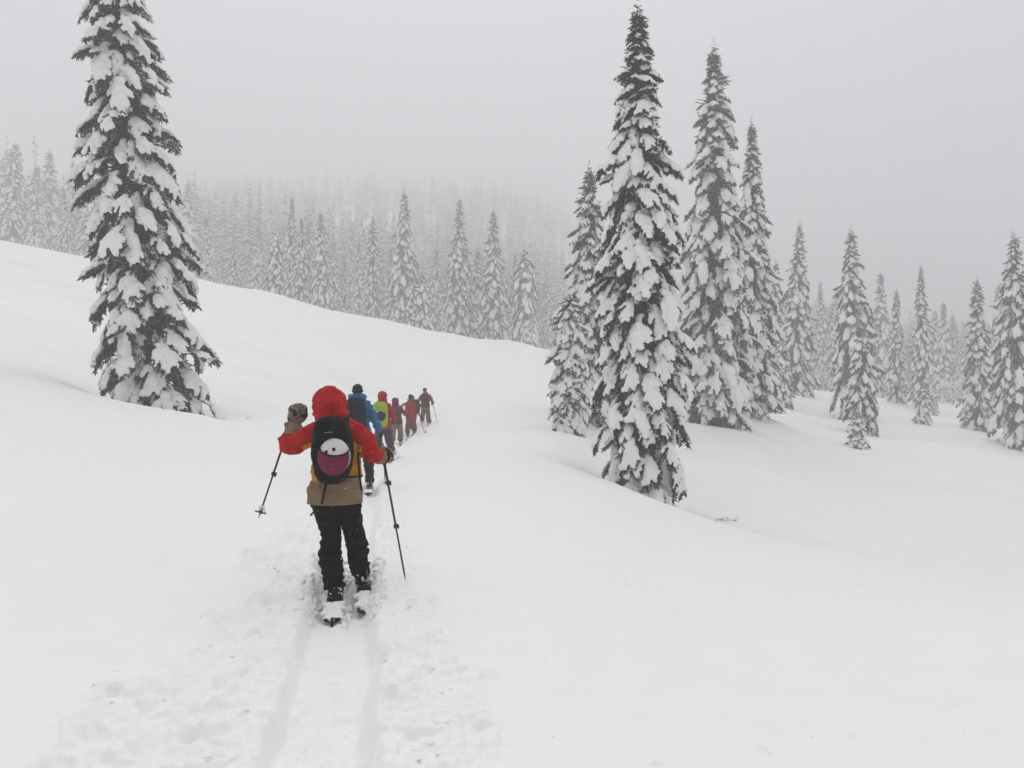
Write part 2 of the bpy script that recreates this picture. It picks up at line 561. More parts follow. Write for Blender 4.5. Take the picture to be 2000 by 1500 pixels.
MARKS = [(1190, 1135, 0, 0.05, 0.025), (1215, 1140, 0, 0.06, 0.03), (1160, 1120, 0, 0.05, 0.02), (1060, 1290, 0, 0.03, 0.015),
         (1850, 1375, 0, 0.03, 0.018), (1485, 1465, 0, 0.035, 0.02), (1275, 1490, 0, 0.03, 0.015), (1660, 1440, 0, 0.02, 0.01),
         (1280, 1180, 0, 0.025, 0.012), (200, 1345, 0, 0.06, 0.03), (928, 1022, 0, 0.05, 0.025), (1320, 1155, 0, 0.02, 0.012),
         (490, 1080, 0, 0.07, 0.05), (505, 1090, 0, 0.06, 0.04), (1635, 1345, 0, 0.02, 0.01)]
def hit(px, py):
    """where the ray through a photo pixel first meets the ground"""
    ds = np.exp(np.linspace(math.log(2.0), math.log(200), 900))
    P = np.stack([W(px, py, d) for d in ds])
    below = P[:, 2] < H0(P[:, 0], P[:, 1])
    return ds[np.argmax(below)] if below.any() else ds[-1]
MARKS = [(a, b, hit(a, b), r, h) for a, b, _, r, h in MARKS]

def H(x, y, detail=True):
    x = np.asarray(x, float); y = np.asarray(y, float)
    z = H0(x, y)
    r = np.hypot(x, y)
    off = np.where(y > 0, sstep(1.2, 5.0, np.abs(x - track_x(y))) + (y > 60), 1.0)
    off = np.minimum(off, 1.0)
    z = z + 0.30 * off * sstep(6, 25, r) * fbm2(x * 0.13 + 0.10 * y + 3, y * 0.14, 3, 71) + 0.012 * fbm2(x * 0.9, y * 0.5, 3, 75) * sstep(2, 8, r)
    z = z + 0.0035 * fbm2(x * 5.1, y * 3.3, 3, 79) * sstep(40, 10, r)
    # wind-drawn ripples running down to the right
    z = z + 0.13 * off * sstep(6, 20, r) * noise2((x * 0.35 + y) * 0.50, (x - 0.35 * y) * 0.10, 77)
    if detail:
        t, m = track_detail(x, y)
        z = z + np.where(r < 60, t, 0)
        z = z + np.where(r < 40, small_marks(x, y), 0)
    for wx, wy, wr, wd in WELLS:
        z = z - wd * np.exp(-((x - wx) ** 2 + (y - wy) ** 2) / wr ** 2)
    return z
WELLS = []

def build_ground():
    # rings: even in picture rows near, in log distance far
    inv = np.linspace(1 / 1.7, 1 / 15.0, 470)
    rings = np.concatenate([[0.25, 0.7, 1.2], 1 / inv, np.exp(np.linspace(math.log(15.15), math.log(120), 230)), np.exp(np.linspace(math.log(122), math.log(630), 70))])
    fov = 0.66
    th = np.concatenate([np.linspace(-math.pi, -fov, 90, endpoint=False), np.linspace(-fov, fov, 860), np.linspace(fov, math.pi, 91)[1:-1]])
    # denser bearings over the track
    R, TH = np.meshgrid(rings, th, indexing='ij')
    X, Y = R * np.sin(TH), R * np.cos(TH)
    Z = H(X, Y)
    nr, nt = R.shape
    V = np.stack([X.ravel(), Y.ravel(), Z.ravel()], 1)
    i, j = np.meshgrid(np.arange(nr - 1), np.arange(nt), indexing='ij')
    a = i * nt + j; b = i * nt + (j + 1) % nt
    Q = np.stack([a, b, b + nt, a + nt], -1).reshape(-1, 4)
    V = np.vstack([V, [[0, 0, float(H(0.01, 0.01))]]])
    c = len(V) - 1
    jj = np.arange(nt)
    T = np.stack([np.full(nt, c), (jj + 1) % nt, jj], 1)
    me = mesh_np('snow_ground', V, [Q, T], [M_GROUND])
    o = link('ground', me)
    tag(o, 'smooth snow-covered slope with a broken skin track running up it', None, None, 'structure')
    return o
# ------------------------------------------------------------------ snow-laden fir boughs
def twigs(base, dirs, length, rad, sides=3):
    """many tapered needle brushes as one array pair (V, T)"""
    n = len(base)
    d = dirs / (np.linalg.norm(dirs, axis=1, keepdims=True) + 1e-9)
    up = np.tile([0.0, 0, 1], (n, 1)); up[np.abs(d[:, 2]) > 0.95] = [1, 0, 0]
    x = np.cross(up, d); x /= np.linalg.norm(x, axis=1, keepdims=True)
    y = np.cross(d, x)
    V = []
    for f, rf in ((0.0, 0.55), (0.62, 1.0)):
        for k in range(sides):
            a = 2 * math.pi * k / sides
            V.append(base + d * (length * f)[:, None] + (x * math.cos(a) + y * math.sin(a)) * (rad * rf)[:, None])
    V.append(base + d * length[:, None])
    V = np.stack(V, 1)            # n, 2s+1, 3
    m = 2 * sides + 1
    T = []
    for k in range(sides):
        l = (k + 1) % sides
        T += [(k, l, sides + l), (k, sides + l, sides + k), (sides + k, sides + l, 2 * sides)]
    T = np.array(T)
    idx = (np.arange(n) * m)[:, None, None] + T[None]
    return V.reshape(-1, 3), idx.reshape(-1, 3)

def make_bough(seed, style):
    """bough 1 m long, root at the origin, reaching along +X and drooping; returns the two detail levels"""
    rng = np.random.default_rng(seed)
    if style == 'tip':
        a0, a1, nf, wid, load = 12, -24, 5, 0.42, 0.85
    elif style == 'light':
        a0, a1, nf, wid, load = -2, -52, 6, 0.42, 0.7
    elif style == 'slab':
        a0, a1, nf, wid, load = -12, -74, 6, 0.36, 1.0
    else:
        a0, a1, nf, wid, load = -6, -64, 7, 0.48, 0.85
    a0 += rng.normal(0, 5); a1 += rng.normal(0, 6)
    n = 24
    ang = np.radians(np.interp(np.linspace(0, 1, n) ** 0.85, [0, 1], [a0, a1]))
    ax = np.zeros((n, 3))
    for i in range(1, n):
        ax[i] = ax[i - 1] + np.array([math.cos(ang[i]), 0, math.sin(ang[i])]) / (n - 1)
    ax[:, 1] = 0.05 * np.sin(np.linspace(0, 3, n) + rng.uniform(0, 6))
    lines = [(ax, 1.0)]
    for k in range(nf):
        t = 0.22 + 0.62 * (k + rng.uniform(-0.2, 0.2)) / nf
        side = 1 if k % 2 else -1
        i0 = int(t * (n - 1))
        L = wid * (1.25 - t) * rng.uniform(0.8, 1.15)
        m = 10
        p = [ax[i0].copy()]
        aa = ang[i0]
        spread = math.radians(rng.uniform(28, 52))
        for j in range(1, m):
            f = j / (m - 1)
            al = aa - math.radians(18) * f - math.radians(8)
            sp = spread * (1 - 0.45 * f)
            dv = np.array([math.cos(al) * math.cos(sp), side * math.sin(sp), math.sin(al) * math.cos(sp) - 0.18 * f])
            p.append(p[-1] + dv * L / (m - 1))
        lines.append((np.array(p), 0.62))
    # snow: fused lumps laid over the lines
    g = Geo()
    for li, (p, w) in enumerate(lines):
        if li and rng.uniform() > load + 0.15:
            continue
        m = len(p)
        cov0 = 0.08 if li == 0 else 0.0
        cov1 = rng.uniform(0.86, 1.0) if li == 0 else rng.uniform(0.75, 1.0)
        if style in ('tip',): cov1 *= 0.85
        gap = rng.uniform(0.25, 0.6) if (li == 0 and rng.uniform() < 0.35) else -1
        step = 1 if li else 2
        for i in range(0, m, step):
            t = i / (m - 1)
            if t < cov0 or t > cov1 or abs(t - gap) < 0.05:
                continue
            tan = p[min(i + 1, m - 1)] - p[max(i - 1, 0)]
            B = basis(tan, (0, 0, 1))
            nrm = B[:, 1] * np.sign(B[2, 1] + 1e-6)
            body = math.sin(math.pi * min(1, (t * 0.8 + 0.16))) ** 0.5
            r = (0.086 if li == 0 else 0.062) * body * (0.75 + 0.35 * load) * rng.uniform(0.82, 1.2)
            if style == 'slab' and li == 0: r *= 1.35
            if style == 'tip': r *= 0.85
            if style == 'light': r *= 0.85
            off = nrm * r * 0.55 + np.array([0, 0, 0.02])
            c = p[i] + off + rng.normal(0, 0.008, 3)
            ellipsoid(g, c, (r * 1.15, r * 0.62, r * 1.25), B)
    s = float(rng.uniform(0, 99))
    def disp(V, N):
        return 0.018 * fbm3(V[:, 0] * 6 + s, V[:, 1] * 6, V[:, 2] * 6, 2, seed) - 0.022 * np.maximum(0, noise3(V[:, 0] * 15, V[:, 1] * 15, V[:, 2] * 15 + s, seed + 3)) + 0.008 * noise3(V[:, 0] * 30, V[:, 1] * 30, V[:, 2] * 30, seed + 5)
    hi = remesh(g, 0.020, 2, 1700, 'snow_load', [M_SNOW], disp)
    hi = largest_island(hi)
    lo = remesh(g, 0.042, 2, 170, 'snow_low', [M_SNOW], disp)
    # needles: brushes along every line, both sides and below, longest beyond the snow
    def brush(dens, lmul, rmul, rng):
        B, D, L, R = [], [], [], []
        for li, (p, w) in enumerate(lines):
            m = len(p)
            tot = np.linalg.norm(np.diff(p, axis=0), axis=1).sum()
            k = int(tot * dens * (1.0 if li else 0.9))
            for q in range(k):
                t = (q + rng.uniform(0, 1)) / k
                if li == 0 and t < 0.10: continue
                f = t * (m - 1); i = min(int(f), m - 2)
                c = p[i] + (p[i + 1] - p[i]) * (f - i)
                tan = (p[i + 1] - p[i]); tan /= np.linalg.norm(tan)
                bb = basis(tan, (0, 0, 1))
                sgn = np.sign(bb[2, 1] + 1e-6)
                sd = 1 if rng.uniform() < 0.5 else -1
                lat = bb[:, 0] * sd
                dn = -bb[:, 1] * sgn
                typ = rng.uniform()
                if typ < 0.62:
                    dv = tan * rng.uniform(0.5, 1.0) + lat * rng.uniform(0.6, 1.1) + dn * rng.uniform(-0.1, 0.5)
                    ln = rng.uniform(0.085, 0.165)
                elif typ < 0.9:
                    dv = tan * rng.uniform(0.3, 0.8) + lat * rng.uniform(-0.5, 0.5) + dn * rng.uniform(0.5, 1.0) + np.array([0, 0, -0.3])
                    ln = rng.uniform(0.07, 0.15)
                else:
                    dv = tan + lat * rng.uniform(-0.4, 0.4) + dn * rng.uniform(-0.25, 0.2)
                    ln = rng.uniform(0.08, 0.14)
                B.append(c - dn * 0.0 + lat * 0.012); D.append(dv)
                L.append(ln * lmul * (1.1 - 0.35 * t)); R.append(rng.uniform(0.012, 0.019) * rmul)
            # the end brush
            tan = p[-1] - p[-2]; tan /= np.linalg.norm(tan)
            for q in range(5):
                B.append(p[-1] - tan * 0.03 * q); D.append(tan + rng.normal(0, 0.35, 3)); L.append(0.12 * lmul); R.append(0.016 * rmul)
        return twigs(np.array(B), np.array(D), np.array(L), np.array(R))
    nh = brush(95, 0.95, 0.85, np.random.default_rng(seed + 500))
    nl = brush(17, 1.25, 1.7, np.random.default_rng(seed + 900))
    nm = brush(40, 1.1, 1.1, np.random.default_rng(seed + 700))
    # the woody limb
    g2 = Geo()
    for p, w in lines:
        q = p[::3] if len(p) > 12 else p[::2]
        if w == 1.0: q = np.vstack([[-0.75, 0, 0.12], q])
        loft(g2, q, [0.016 * w * (1 - 0.75 * i / (len(q) - 1)) for i in range(len(q))], 4, cap=False)
    Vl = np.concatenate(g2.v); Ql = np.concatenate(g2.q)
    Tl = np.concatenate([Ql[:, [0, 1, 2]], Ql[:, [0, 2, 3]]])
    V = np.vstack([nh[0], Vl]); T = np.vstack([nh[1], Tl + len(nh[0])])
    mi = np.concatenate([np.zeros(len(nh[1]), int), np.ones(len(Tl), int)])
    bm_hi = mesh_np('bough', V, [T], [M_NEEDLE, M_BARK], True, mi)
    bm_mid = mesh_np('bough_rimed', V, [T], [M_NEEDLE_MID, M_BARK], True, mi)
    reach = ax[-1, 0]
    return dict(hi=bm_hi, mid=bm_mid, snow=hi, lo_n=nl, mid_n=nm, lo_s=mesh_arrays(lo), reach=reach, style=style)

BOUGHS = {}
def build_boughs():
    for k, (st, n) in enumerate((('tip', 3), ('light', 4), ('fan', 6), ('slab', 4))):
        BOUGHS[st] = [make_bough(100 * k + 7 * i + 3, st) for i in range(n)]

def crown_radius(f, shape):
    """f: 0 ground .. 1 top; fraction of the full crown radius"""
    if shape == 'spire':
        return float(np.interp(f, [0, 0.03, 0.12, 0.3, 0.4, 0.5, 0.6, 0.7, 0.8, 0.9, 0.96, 1.0], [0.94, 1.0, 1.0, 0.97, 0.92, 0.84, 0.72, 0.56, 0.39, 0.21, 0.11, 0.03]))
    if shape == 'column':
        return float(np.interp(f, [0, 0.05, 0.2, 0.5, 0.7, 0.85, 0.95, 1.0], [0.85, 1.0, 1.0, 0.92, 0.8, 0.55, 0.25, 0.05]))
    return float(np.interp(f, [0, 0.05, 0.25, 0.5, 0.75, 0.9, 1.0], [0.9, 1.0, 0.9, 0.68, 0.38, 0.18, 0.03]))   # cone

SCMAX = 1.28
def bough_spots(Ht, R, shape, rng, dens=1.0, full=1.0, bare=0.0, gaps=0.1):
    """(z, azimuth, scale, style, pitch) of every bough, ground to top"""
    out = []
    z = bare if bare else -0.30 * R
    az = rng.uniform(0, 6.28)
    while z < Ht * 0.985:
        f = max(0.0, z / Ht)
        r = R * crown_radius(f, shape) * (1 + 0.16 * math.sin(z * 2.1 + az * 0.3) * min(1, 3 * (1 - f)))
        r = max(r, 0.07) * (1 + 0.10 * rng.normal())
        if f > 0.93: st = 'tip'
        elif f > 0.80: st = rng.choice(['tip', 'light', 'light', 'fan'])
        elif f > 0.6: st = rng.choice(['light', 'fan', 'fan', 'slab'])
        else: st = rng.choice(['light', 'fan', 'fan', 'fan', 'fan', 'slab', 'slab'])
        sc = min(r / 0.62, (SCMAX * max(0.62, R / 1.8)) * (0.75 + 0.35 * r / R)) * rng.uniform(0.78, 1.2)
        if rng.uniform() > gaps:
            pitch = rng.normal(0, 9) - 24 * (1 - f) ** 0.7
            if rng.uniform() < 0.12: pitch += 18
            r0 = max(0.015, r * rng.uniform(0.88, 1.08) - 0.62 * sc)
            out.append((z + min(r, sc * 0.62) * 0.45 * (1 if st != 'tip' else 0), az % 6.283, sc, st, pitch, r0))
        az += 2.399963 + rng.normal(0, 0.35)
        z += dens * 0.056 * (1.0 if f < 0.9 else 0.8) * Ht / 17.0 * (1.3 - 0.5 * r / R)
    return out

def bough_matrix(z, az, sc, pitch, roll, r0):
    M = Matrix.Rotation(az, 4, 'Z') @ Matrix.Translation((r0, 0, z)) @ Matrix.Rotation(-math.radians(pitch), 4, 'Y') @ Matrix.Rotation(roll, 4, 'X')
    return M @ Matrix.Diagonal((sc, sc * 1.0, sc, 1))

def trunk_mesh(Ht, r0, lean=(0, 0), seg=10, name='trunk'):
    g = Geo()
    n = 14
    pts = [(0.03 * math.sin(i * 1.3) * r0 * 4, 0.03 * math.cos(i * 1.7) * r0 * 4, -0.6 + (Ht + 0.6) * i / (n - 1)) for i in range(n)]
    pts[-1] = (0, 0, Ht)
    loft(g, pts, [r0 * (1 - i / (n - 1)) ** 0.9 + 0.008 for i in range(n)], seg, up=(0, 1, 0))
    return g.mesh(name, [M_BARK])

def inner_foliage(Ht, R, shape, rng, n, lmul=1.0, bare=0.0):
    """dark brushes close to the stem so the crown is not hollow"""
    f = rng.uniform(bare / Ht + 0.01, 0.97, n) ** 1.1
    rr = np.array([R * crown_radius(q, shape) for q in f])
    az = rng.uniform(0, 2 * math.pi, n)
    k = rng.uniform(0.03, 0.62, n)
    out = np.stack([np.cos(az), np.sin(az), np.zeros(n)], 1)
    base = out * (rr * k)[:, None]; base[:, 2] = f * Ht - k * rr * 0.55
    dv = out * rng.uniform(0.5, 1, n)[:, None] + rng.normal(0, 0.35, (n, 3)); dv[:, 2] -= rng.uniform(0.2, 0.9, n)
    sc = np.clip(R / 1.7, 0.3, 1.1)
    return twigs(base, dv, rng.uniform(0.22, 0.42, n) * lmul * sc, rng.uniform(0.018, 0.034, n) * lmul * sc)

def leader(Ht, rng, R):
    """bare-ish top shoot with short whorls"""
    B, D, L, Rr = [], [], [], []
    s = min(1.0, R / 1.4)
    for w in range(5):
        z = Ht - 0.05 - 0.19 * w * s
        for k in range(5 + w):
            a = rng.uniform(0, 6.28)
            B.append((0, 0, z)); D.append((math.cos(a), math.sin(a), rng.uniform(0.0, 0.5))); L.append((0.10 + 0.05 * w) * s * rng.uniform(0.8, 1.2)); Rr.append(0.014 * s)
    B.append((0, 0, Ht - 0.05)); D.append((0.02, 0, 1)); L.append(0.36 * s); Rr.append(0.016 * s)
    return twigs(np.array(B, float), np.array(D, float), np.array(L), np.array(Rr))

def near_tree(name, px, top_py, d, R, shape, label, seed, lean=0.0, base_x=None, rimed=False, dens=1.0, bare=0.0, inner=5000, group='tall snow-laden firs', hbase=None, maxb=298, gaps=0.1):
    """a fir with every bough (and the snow on it) an object of its own, all sharing a few meshes"""
    rng = np.random.default_rng(seed)
    p = W(px, 780, d)
    gz = float(H(p[0], p[1], False)) if hbase is None else hbase
    Ht = W(px, top_py, d)[2] - gz
    Ht /= math.cos(lean)
    root = empty(name, (p[0], p[1], gz), label, 'tree', group)
    root.rotation_euler = (0, lean, 0)
    link('trunk', trunk_mesh(Ht * 0.985, 0.02 * Ht * 0.62 + 0.02), root)
    spots = bough_spots(Ht, R, shape, rng, dens, bare=bare, gaps=gaps)
    if len(spots) > maxb:
        spots = [spots[i] for i in sorted(rng.choice(len(spots), maxb, replace=False))]
    for z, az, sc, st, pitch, r0 in spots:
        b = BOUGHS[st][rng.integers(len(BOUGHS[st]))]
        M = bough_matrix(z, az, sc, pitch, rng.normal(0, 0.18), r0)
        o = link('bough', b['mid' if rimed else 'hi'], root)
        o.matrix_local = M
        s = link('snow_load', b['snow'], o)
        k = rng.uniform(0.84, 1.18)
        s.scale = (rng.uniform(0.94, 1.05), k, k)
    V, T = inner_foliage(Ht, R, shape, rng, inner, bare=bare)
    NV, NTt, SV, ST, nv, sv = [V], [T], [], [], len(V), 0
    for z, az, sc, st, pitch, r0 in bough_spots(Ht, R * 0.72, shape, rng, dens * 1.5, bare=bare, gaps=0.1):
        b = BOUGHS[st][rng.integers(len(BOUGHS[st]))]
        M = np.array(bough_matrix(z, az, sc, pitch - 8, rng.normal(0, 0.2), r0))
        V, T = b['mid_n']
        NV.append(V @ M[:3, :3].T + M[:3, 3]); NTt.append(T + nv); nv += len(V)
        V, T = b['lo_s']
        SV.append(V @ M[:3, :3].T + M[:3, 3]); ST.append(T + sv); sv += len(V)
    me = mesh_np('inner_foliage', np.vstack(NV), [np.vstack(NTt)], [M_NEEDLE_MID if rimed else M_NEEDLE])
    link('inner_foliage', me, root)['kind'] = 'stuff'
    me = mesh_np('inner_snow', np.vstack(SV), [np.vstack(ST)], [M_SNOW])
    link('inner_snow', me, root)['kind'] = 'stuff'
    V, T = leader(Ht, rng, R)
    link('leader_shoot', mesh_np('leader_shoot', V, [T], [M_NEEDLE_MID if rimed else M_NEEDLE]), root)
    return root

def merged_tree(seed, Ht, R, shape, needle, dens=1.0, sub=1.0, bare=0.0, inner=700, lean_top=0.0, thin=0.0):
    """crown + snow as two meshes made of the light bough versions: (trunk, crown, snow) meshes"""
    rng = np.random.default_rng(seed)
    NV, NTt, SV, ST = [], [], [], []
    nv = sv = 0
    for z, az, sc, st, pitch, r0 in bough_spots(Ht, R, shape, rng, dens, bare=bare, gaps=0.1 + thin):
        b = BOUGHS[st][rng.integers(len(BOUGHS[st]))]
        M = np.array(bough_matrix(z, az, sc, pitch, rng.normal(0, 0.2), r0))
        V, T = b['lo_n']
        NV.append(V @ M[:3, :3].T + M[:3, 3]); NTt.append(T + nv); nv += len(V)
        V, T = b['lo_s']
        k = rng.uniform(0.9, 1.15)
        SV.append((V * (1, k, k)) @ M[:3, :3].T + M[:3, 3]); ST.append(T + sv); sv += len(V)
    V, T = inner_foliage(Ht, R, shape, rng, inner, 1.5, bare)
    NV.append(V); NTt.append(T + nv); nv += len(V)
    V, T = leader(Ht, rng, R)
    NV.append(V); NTt.append(T + nv)
    crown = mesh_np('crown', np.vstack(NV), [np.vstack(NTt)], [needle])
    snow = mesh_np('snow_load', np.vstack(SV), [np.vstack(ST)], [M_SNOW])
    return trunk_mesh(Ht * 0.985, 0.012 * Ht + 0.015, seg=6), crown, snow

def place_merged(kit, H_kit, name, px, top_py, d, label, group, rng, wscale=1.0, ground_py=None, cat='tree', lean=0.0):
    p = W(px, 780, d)
    gz = float(H(p[0], p[1], False))
    Ht = max(0.8, W(px, top_py, d)[2] - gz)
    s = Ht / H_kit
    root = empty(name, (p[0], p[1], gz - 0.03), label, cat, group)
    root.rotation_euler = (rng.normal(0, 0.014), rng.normal(0, 0.02), rng.uniform(0, 6.28))
    root.scale = (s * wscale, s * wscale, s)
    link('trunk', kit[0], root); link('crown', kit[1], root); link('snow_load', kit[2], root)
    return root
# ------------------------------------------------------------------ the forest
# hollows drifted round the near trunks
def _w(px, d, r, dep):
    p = W(px, 780, d); WELLS.append((p[0], p[1], r, dep))
_w(290, 24.5, 2.2, 0.25); _w(1262, 23.0, 2.0, 0.25); _w(1120, 32.6, 1.5, 0.2); _w(1398, 42, 2.2, 0.2)

def plant_forest():
    build_boughs()
    near_tree('fir_tree', 312, -330, 24.5, 1.62, 'spire', 'large dark fir leaning left above the hollow, its tip beyond the top of the photo', 11, lean=-0.115, dens=1.0, inner=7000, gaps=0.08)
    near_tree('fir_tree', 1258, -2, 23.0, 1.48, 'spire', 'tallest near fir, drooping boughs under thick snow pads, foot hidden by a snow bank', 23, lean=-0.01, dens=1.0, inner=6500, gaps=0.08)
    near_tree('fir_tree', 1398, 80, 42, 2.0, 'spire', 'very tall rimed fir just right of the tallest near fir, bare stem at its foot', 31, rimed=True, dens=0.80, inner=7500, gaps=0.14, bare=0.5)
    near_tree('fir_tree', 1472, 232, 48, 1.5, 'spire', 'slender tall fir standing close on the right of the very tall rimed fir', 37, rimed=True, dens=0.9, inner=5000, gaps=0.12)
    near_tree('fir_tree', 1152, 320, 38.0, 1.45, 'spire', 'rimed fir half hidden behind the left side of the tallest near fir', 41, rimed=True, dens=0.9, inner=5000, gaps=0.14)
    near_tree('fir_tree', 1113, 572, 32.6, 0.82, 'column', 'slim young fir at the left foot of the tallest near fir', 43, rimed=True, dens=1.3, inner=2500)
    # shared tree kits
    rng = np.random.default_rng(5)
    K = []
    specs = [(17, 1.9, 'spire', 1.35), (18, 1.6, 'spire', 1.35), (16, 2.0, 'cone', 1.35), (17, 1.55, 'column', 1.4), (16, 1.85, 'cone', 1.35)]
    for i, (h, r, sh, de) in enumerate(specs):
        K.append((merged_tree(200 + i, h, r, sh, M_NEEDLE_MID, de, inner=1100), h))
    Y = []
    for i, (h, r, sh) in enumerate([(5, 0.85, 'column'), (4, 0.8, 'cone'), (6, 0.95, 'column')]):
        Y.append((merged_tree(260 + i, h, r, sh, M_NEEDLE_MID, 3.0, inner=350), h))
    FK = []
    for i, (h, r, sh) in enumerate([(16, 1.8, 'spire'), (17, 1.6, 'cone'), (16, 1.5, 'spire'), (16, 1.6, 'column')]):
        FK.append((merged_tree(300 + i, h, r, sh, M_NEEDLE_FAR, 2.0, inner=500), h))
    # (px, top, depth, kit, width, label)
    right = [
        (1555, 432, 66, K[1], 1.25, 'tall narrow fir standing alone right of the two tall rimed firs'),
        (1531, 662, 58, Y[2], 1.0, 'young fir in front of the tall narrow lone fir, left of its foot'),
        (1672, 442, 56, K[0], 1.15, 'tall fir with bare upper stem and big snow pads, small firs lined up before it'),
        (1682, 650, 49, Y[0], 1.0, 'young snow-packed fir directly before the big-padded tall fir'),
        (1673, 800, 44, Y[1], 1.7, 'stubby snow-caked fir lowest in the row before the big-padded tall fir'),
        (1720, 527, 92, K[2], 1.0, 'hazy grey fir between the big-padded tall fir and the next slim fir'),
        (1750, 562, 72, K[4], 0.95, 'slim mid-height fir right of the hazy grey fir'),
        (1800, 514, 69, K[1], 1.0, 'tall slim fir with a tiny stubby fir at its right foot'),
        (1803, 742, 55, Y[1], 1.1, 'tiny stubby fir with a round snow lump, at the foot of a tall slim fir'),
        (1826, 778, 66, Y[0], 1.3, 'smallest snow-covered sapling on the right-hand slope'),
        (1908, 540, 56, K[4], 1.15, 'fir with a dark skirt standing left of the edge fir'),
        (1952, 548, 70, K[3], 0.9, 'hazy fir seen between the dark-skirted fir and the edge fir'),
        (1992, 450, 49, K[0], 1.1, 'big snow-padded fir cut off by the right edge of the photo'),
        (1742, 770, 86, Y[1], 0.8, None),
        (1840, 585, 98, K[2], 1.0, 'pale double-topped fir in the mist right of the tall slim fir, taller top'),
        (1828, 602, 101, K[3], 0.9, 'pale fir in the mist just left of the taller misty fir'),
        (1865, 610, 108, K[1], 1.0, 'faint fir in the mist left of the dark-skirted fir'),
        (1601, 545, 104, K[1], 0.9, 'hazy thin fir just right of the tall narrow lone fir'),
        (1626, 585, 106, K[2], 1.2, 'hazy fir behind the left side of the big-padded tall fir'),
        (1640, 560, 92, K[0], 1.0, 'grey fir crowding the left shoulder of the big-padded tall fir'),
        (1515, 505, 72, K[2], 1.0, 'hazy fir hidden behind the right side of the slender tall fir'),
        (1500, 560, 88, K[3], 1.0, 'hazy fir low behind the slender tall fir'),
        (1975, 560, 84, K[4], 1.0, 'misty fir behind the left side of the edge fir'),
        (1572, 760, 82, Y[0], 0.9, 'small snowy bump of a fir on the flat right of the young fir'),
    ]
    crest = [
        (20, 276, 96, K[3], 1.2, 'tall fading fir at the left edge beyond the crest'),
        (62, 320, 108, K[0], 1.2, 'fading fir second from the left edge beyond the crest'),
        (92, 290, 112, K[2], 1.3, 'fading fir with a broad crown, third from the left edge'),
        (122, 365, 88, K[4], 0.85, 'clear slim fir on the crest left of the large leaning fir'),
        (140, 310, 115, K[1], 1.2, 'fading fir just left of the large leaning fir'),
        (68, 425, 84, Y[1], 1.1, 'small fir by the crest at far left'),
        (168, 330, 100, K[0], 1.1, 'fading fir peeping out behind the left side of the large leaning fir'),
        (405, 420, 96, K[4], 1.0, 'hazy fir just right of the large leaning fir on the crest'),
        (424, 478, 92, K[3], 0.8, 'lower hazy fir touching the one right of the large leaning fir'),
        (388, 490, 92, K[0], 0.9, None),
        (457, 480, 80, Y[2], 0.95, 'short clear fir on the crest between two hazy firs'),
        (498, 440, 98, K[2], 0.9, 'hazy fir between the short clear fir and the narrow dark fir'),
        (535, 446, 80, Y[0], 0.80, 'narrow dark-streaked fir standing clear on the crest'),
        (566, 380, 92, K[1], 0.95, 'tallest spire of the clump right of the narrow dark-streaked fir'),
        (588, 420, 90, K[0], 1.0, 'middle fir of the clump on the crest'),
        (604, 428, 96, K[3], 0.9, 'right-hand fir of the clump on the crest'),
        (630, 408, 88, K[2], 0.95, 'fir with long drooping boughs beside the clump on the crest'),
        (672, 506, 94, K[4], 0.8, 'low hazy fir right of the fir with long drooping boughs'),
        (728, 424, 90, K[3], 1.0, 'stout fir left of the highest crest fir'),
        (760, 480, 96, K[1], 0.9, 'thin fir wedged between the stout fir and the highest crest fir'),
        (786, 370, 88, K[0], 1.05, 'highest fir along the crest, right above the skiers'),
        (806, 470, 92, K[2], 0.9, 'fir leaning on the right side of the highest crest fir'),
        (801, 548, 77, Y[0], 0.9, 'left one of two small bright firs before the highest crest fir'),
        (823, 530, 79, Y[1], 1.0, 'right one of two small bright firs before the highest crest fir'),
        (893, 384, 87, K[1], 1.15, 'tall fir leading a tight group of three, left of the symmetrical fir'),
        (912, 452, 89, K[0], 1.1, 'second fir of the tight group of three'),
        (926, 480, 91, K[2], 1.0, 'third and lowest fir of the tight group of three'),
        (868, 510, 102, K[3], 1.0, 'misty fir left of the tight group of three'),
        (962, 406, 84, K[4], 1.05, 'symmetrical fir with neat tiers of snow on the crest'),
        (1006, 492, 92, K[1], 0.9, 'grey fir behind the small bright fir at the right end of the crest'),
        (1026, 480, 80, Y[2], 0.95, 'small bright fir near the right end of the crest'),
        (1036, 610, 76, Y[1], 0.8, 'stub of a fir at the foot of the small bright fir'),
        (1074, 536, 104, K[3], 0.8, 'misty straight fir left of the slim young fir'),
        (1100, 575, 108, K[2], 0.8, 'misty fir behind the slim young fir'),
        (655, 470, 108, K[0], 0.9, None), (700, 470, 106, K[4], 0.9, None), (848, 480, 108, K[0], 0.9, None),
        (985, 500, 106, K[2], 0.9, None), (1052, 560, 104, K[1], 0.9, None), (515, 500, 104, K[3], 0.9, None), (475, 520, 100, K[0], 0.9, None),
    ]
    for lst, grp in ((right, 'firs on the right-hand flat'), (crest, 'firs along the crest')):
        for px, top, d, kit, w, lab in lst:
            d = far(d)
            mist = lab is None
            place_merged(kit[0], kit[1], 'fir_tree', px, top, d, lab or 'unremarkable snowy fir among others in the mist beyond the crest', 'misty firs filling gaps beyond the crest' if mist else grp, rng, w * 0.80)
    # foggy hillside: individuals first, then one far wood
    n = 0
    tries = 0
    used = []
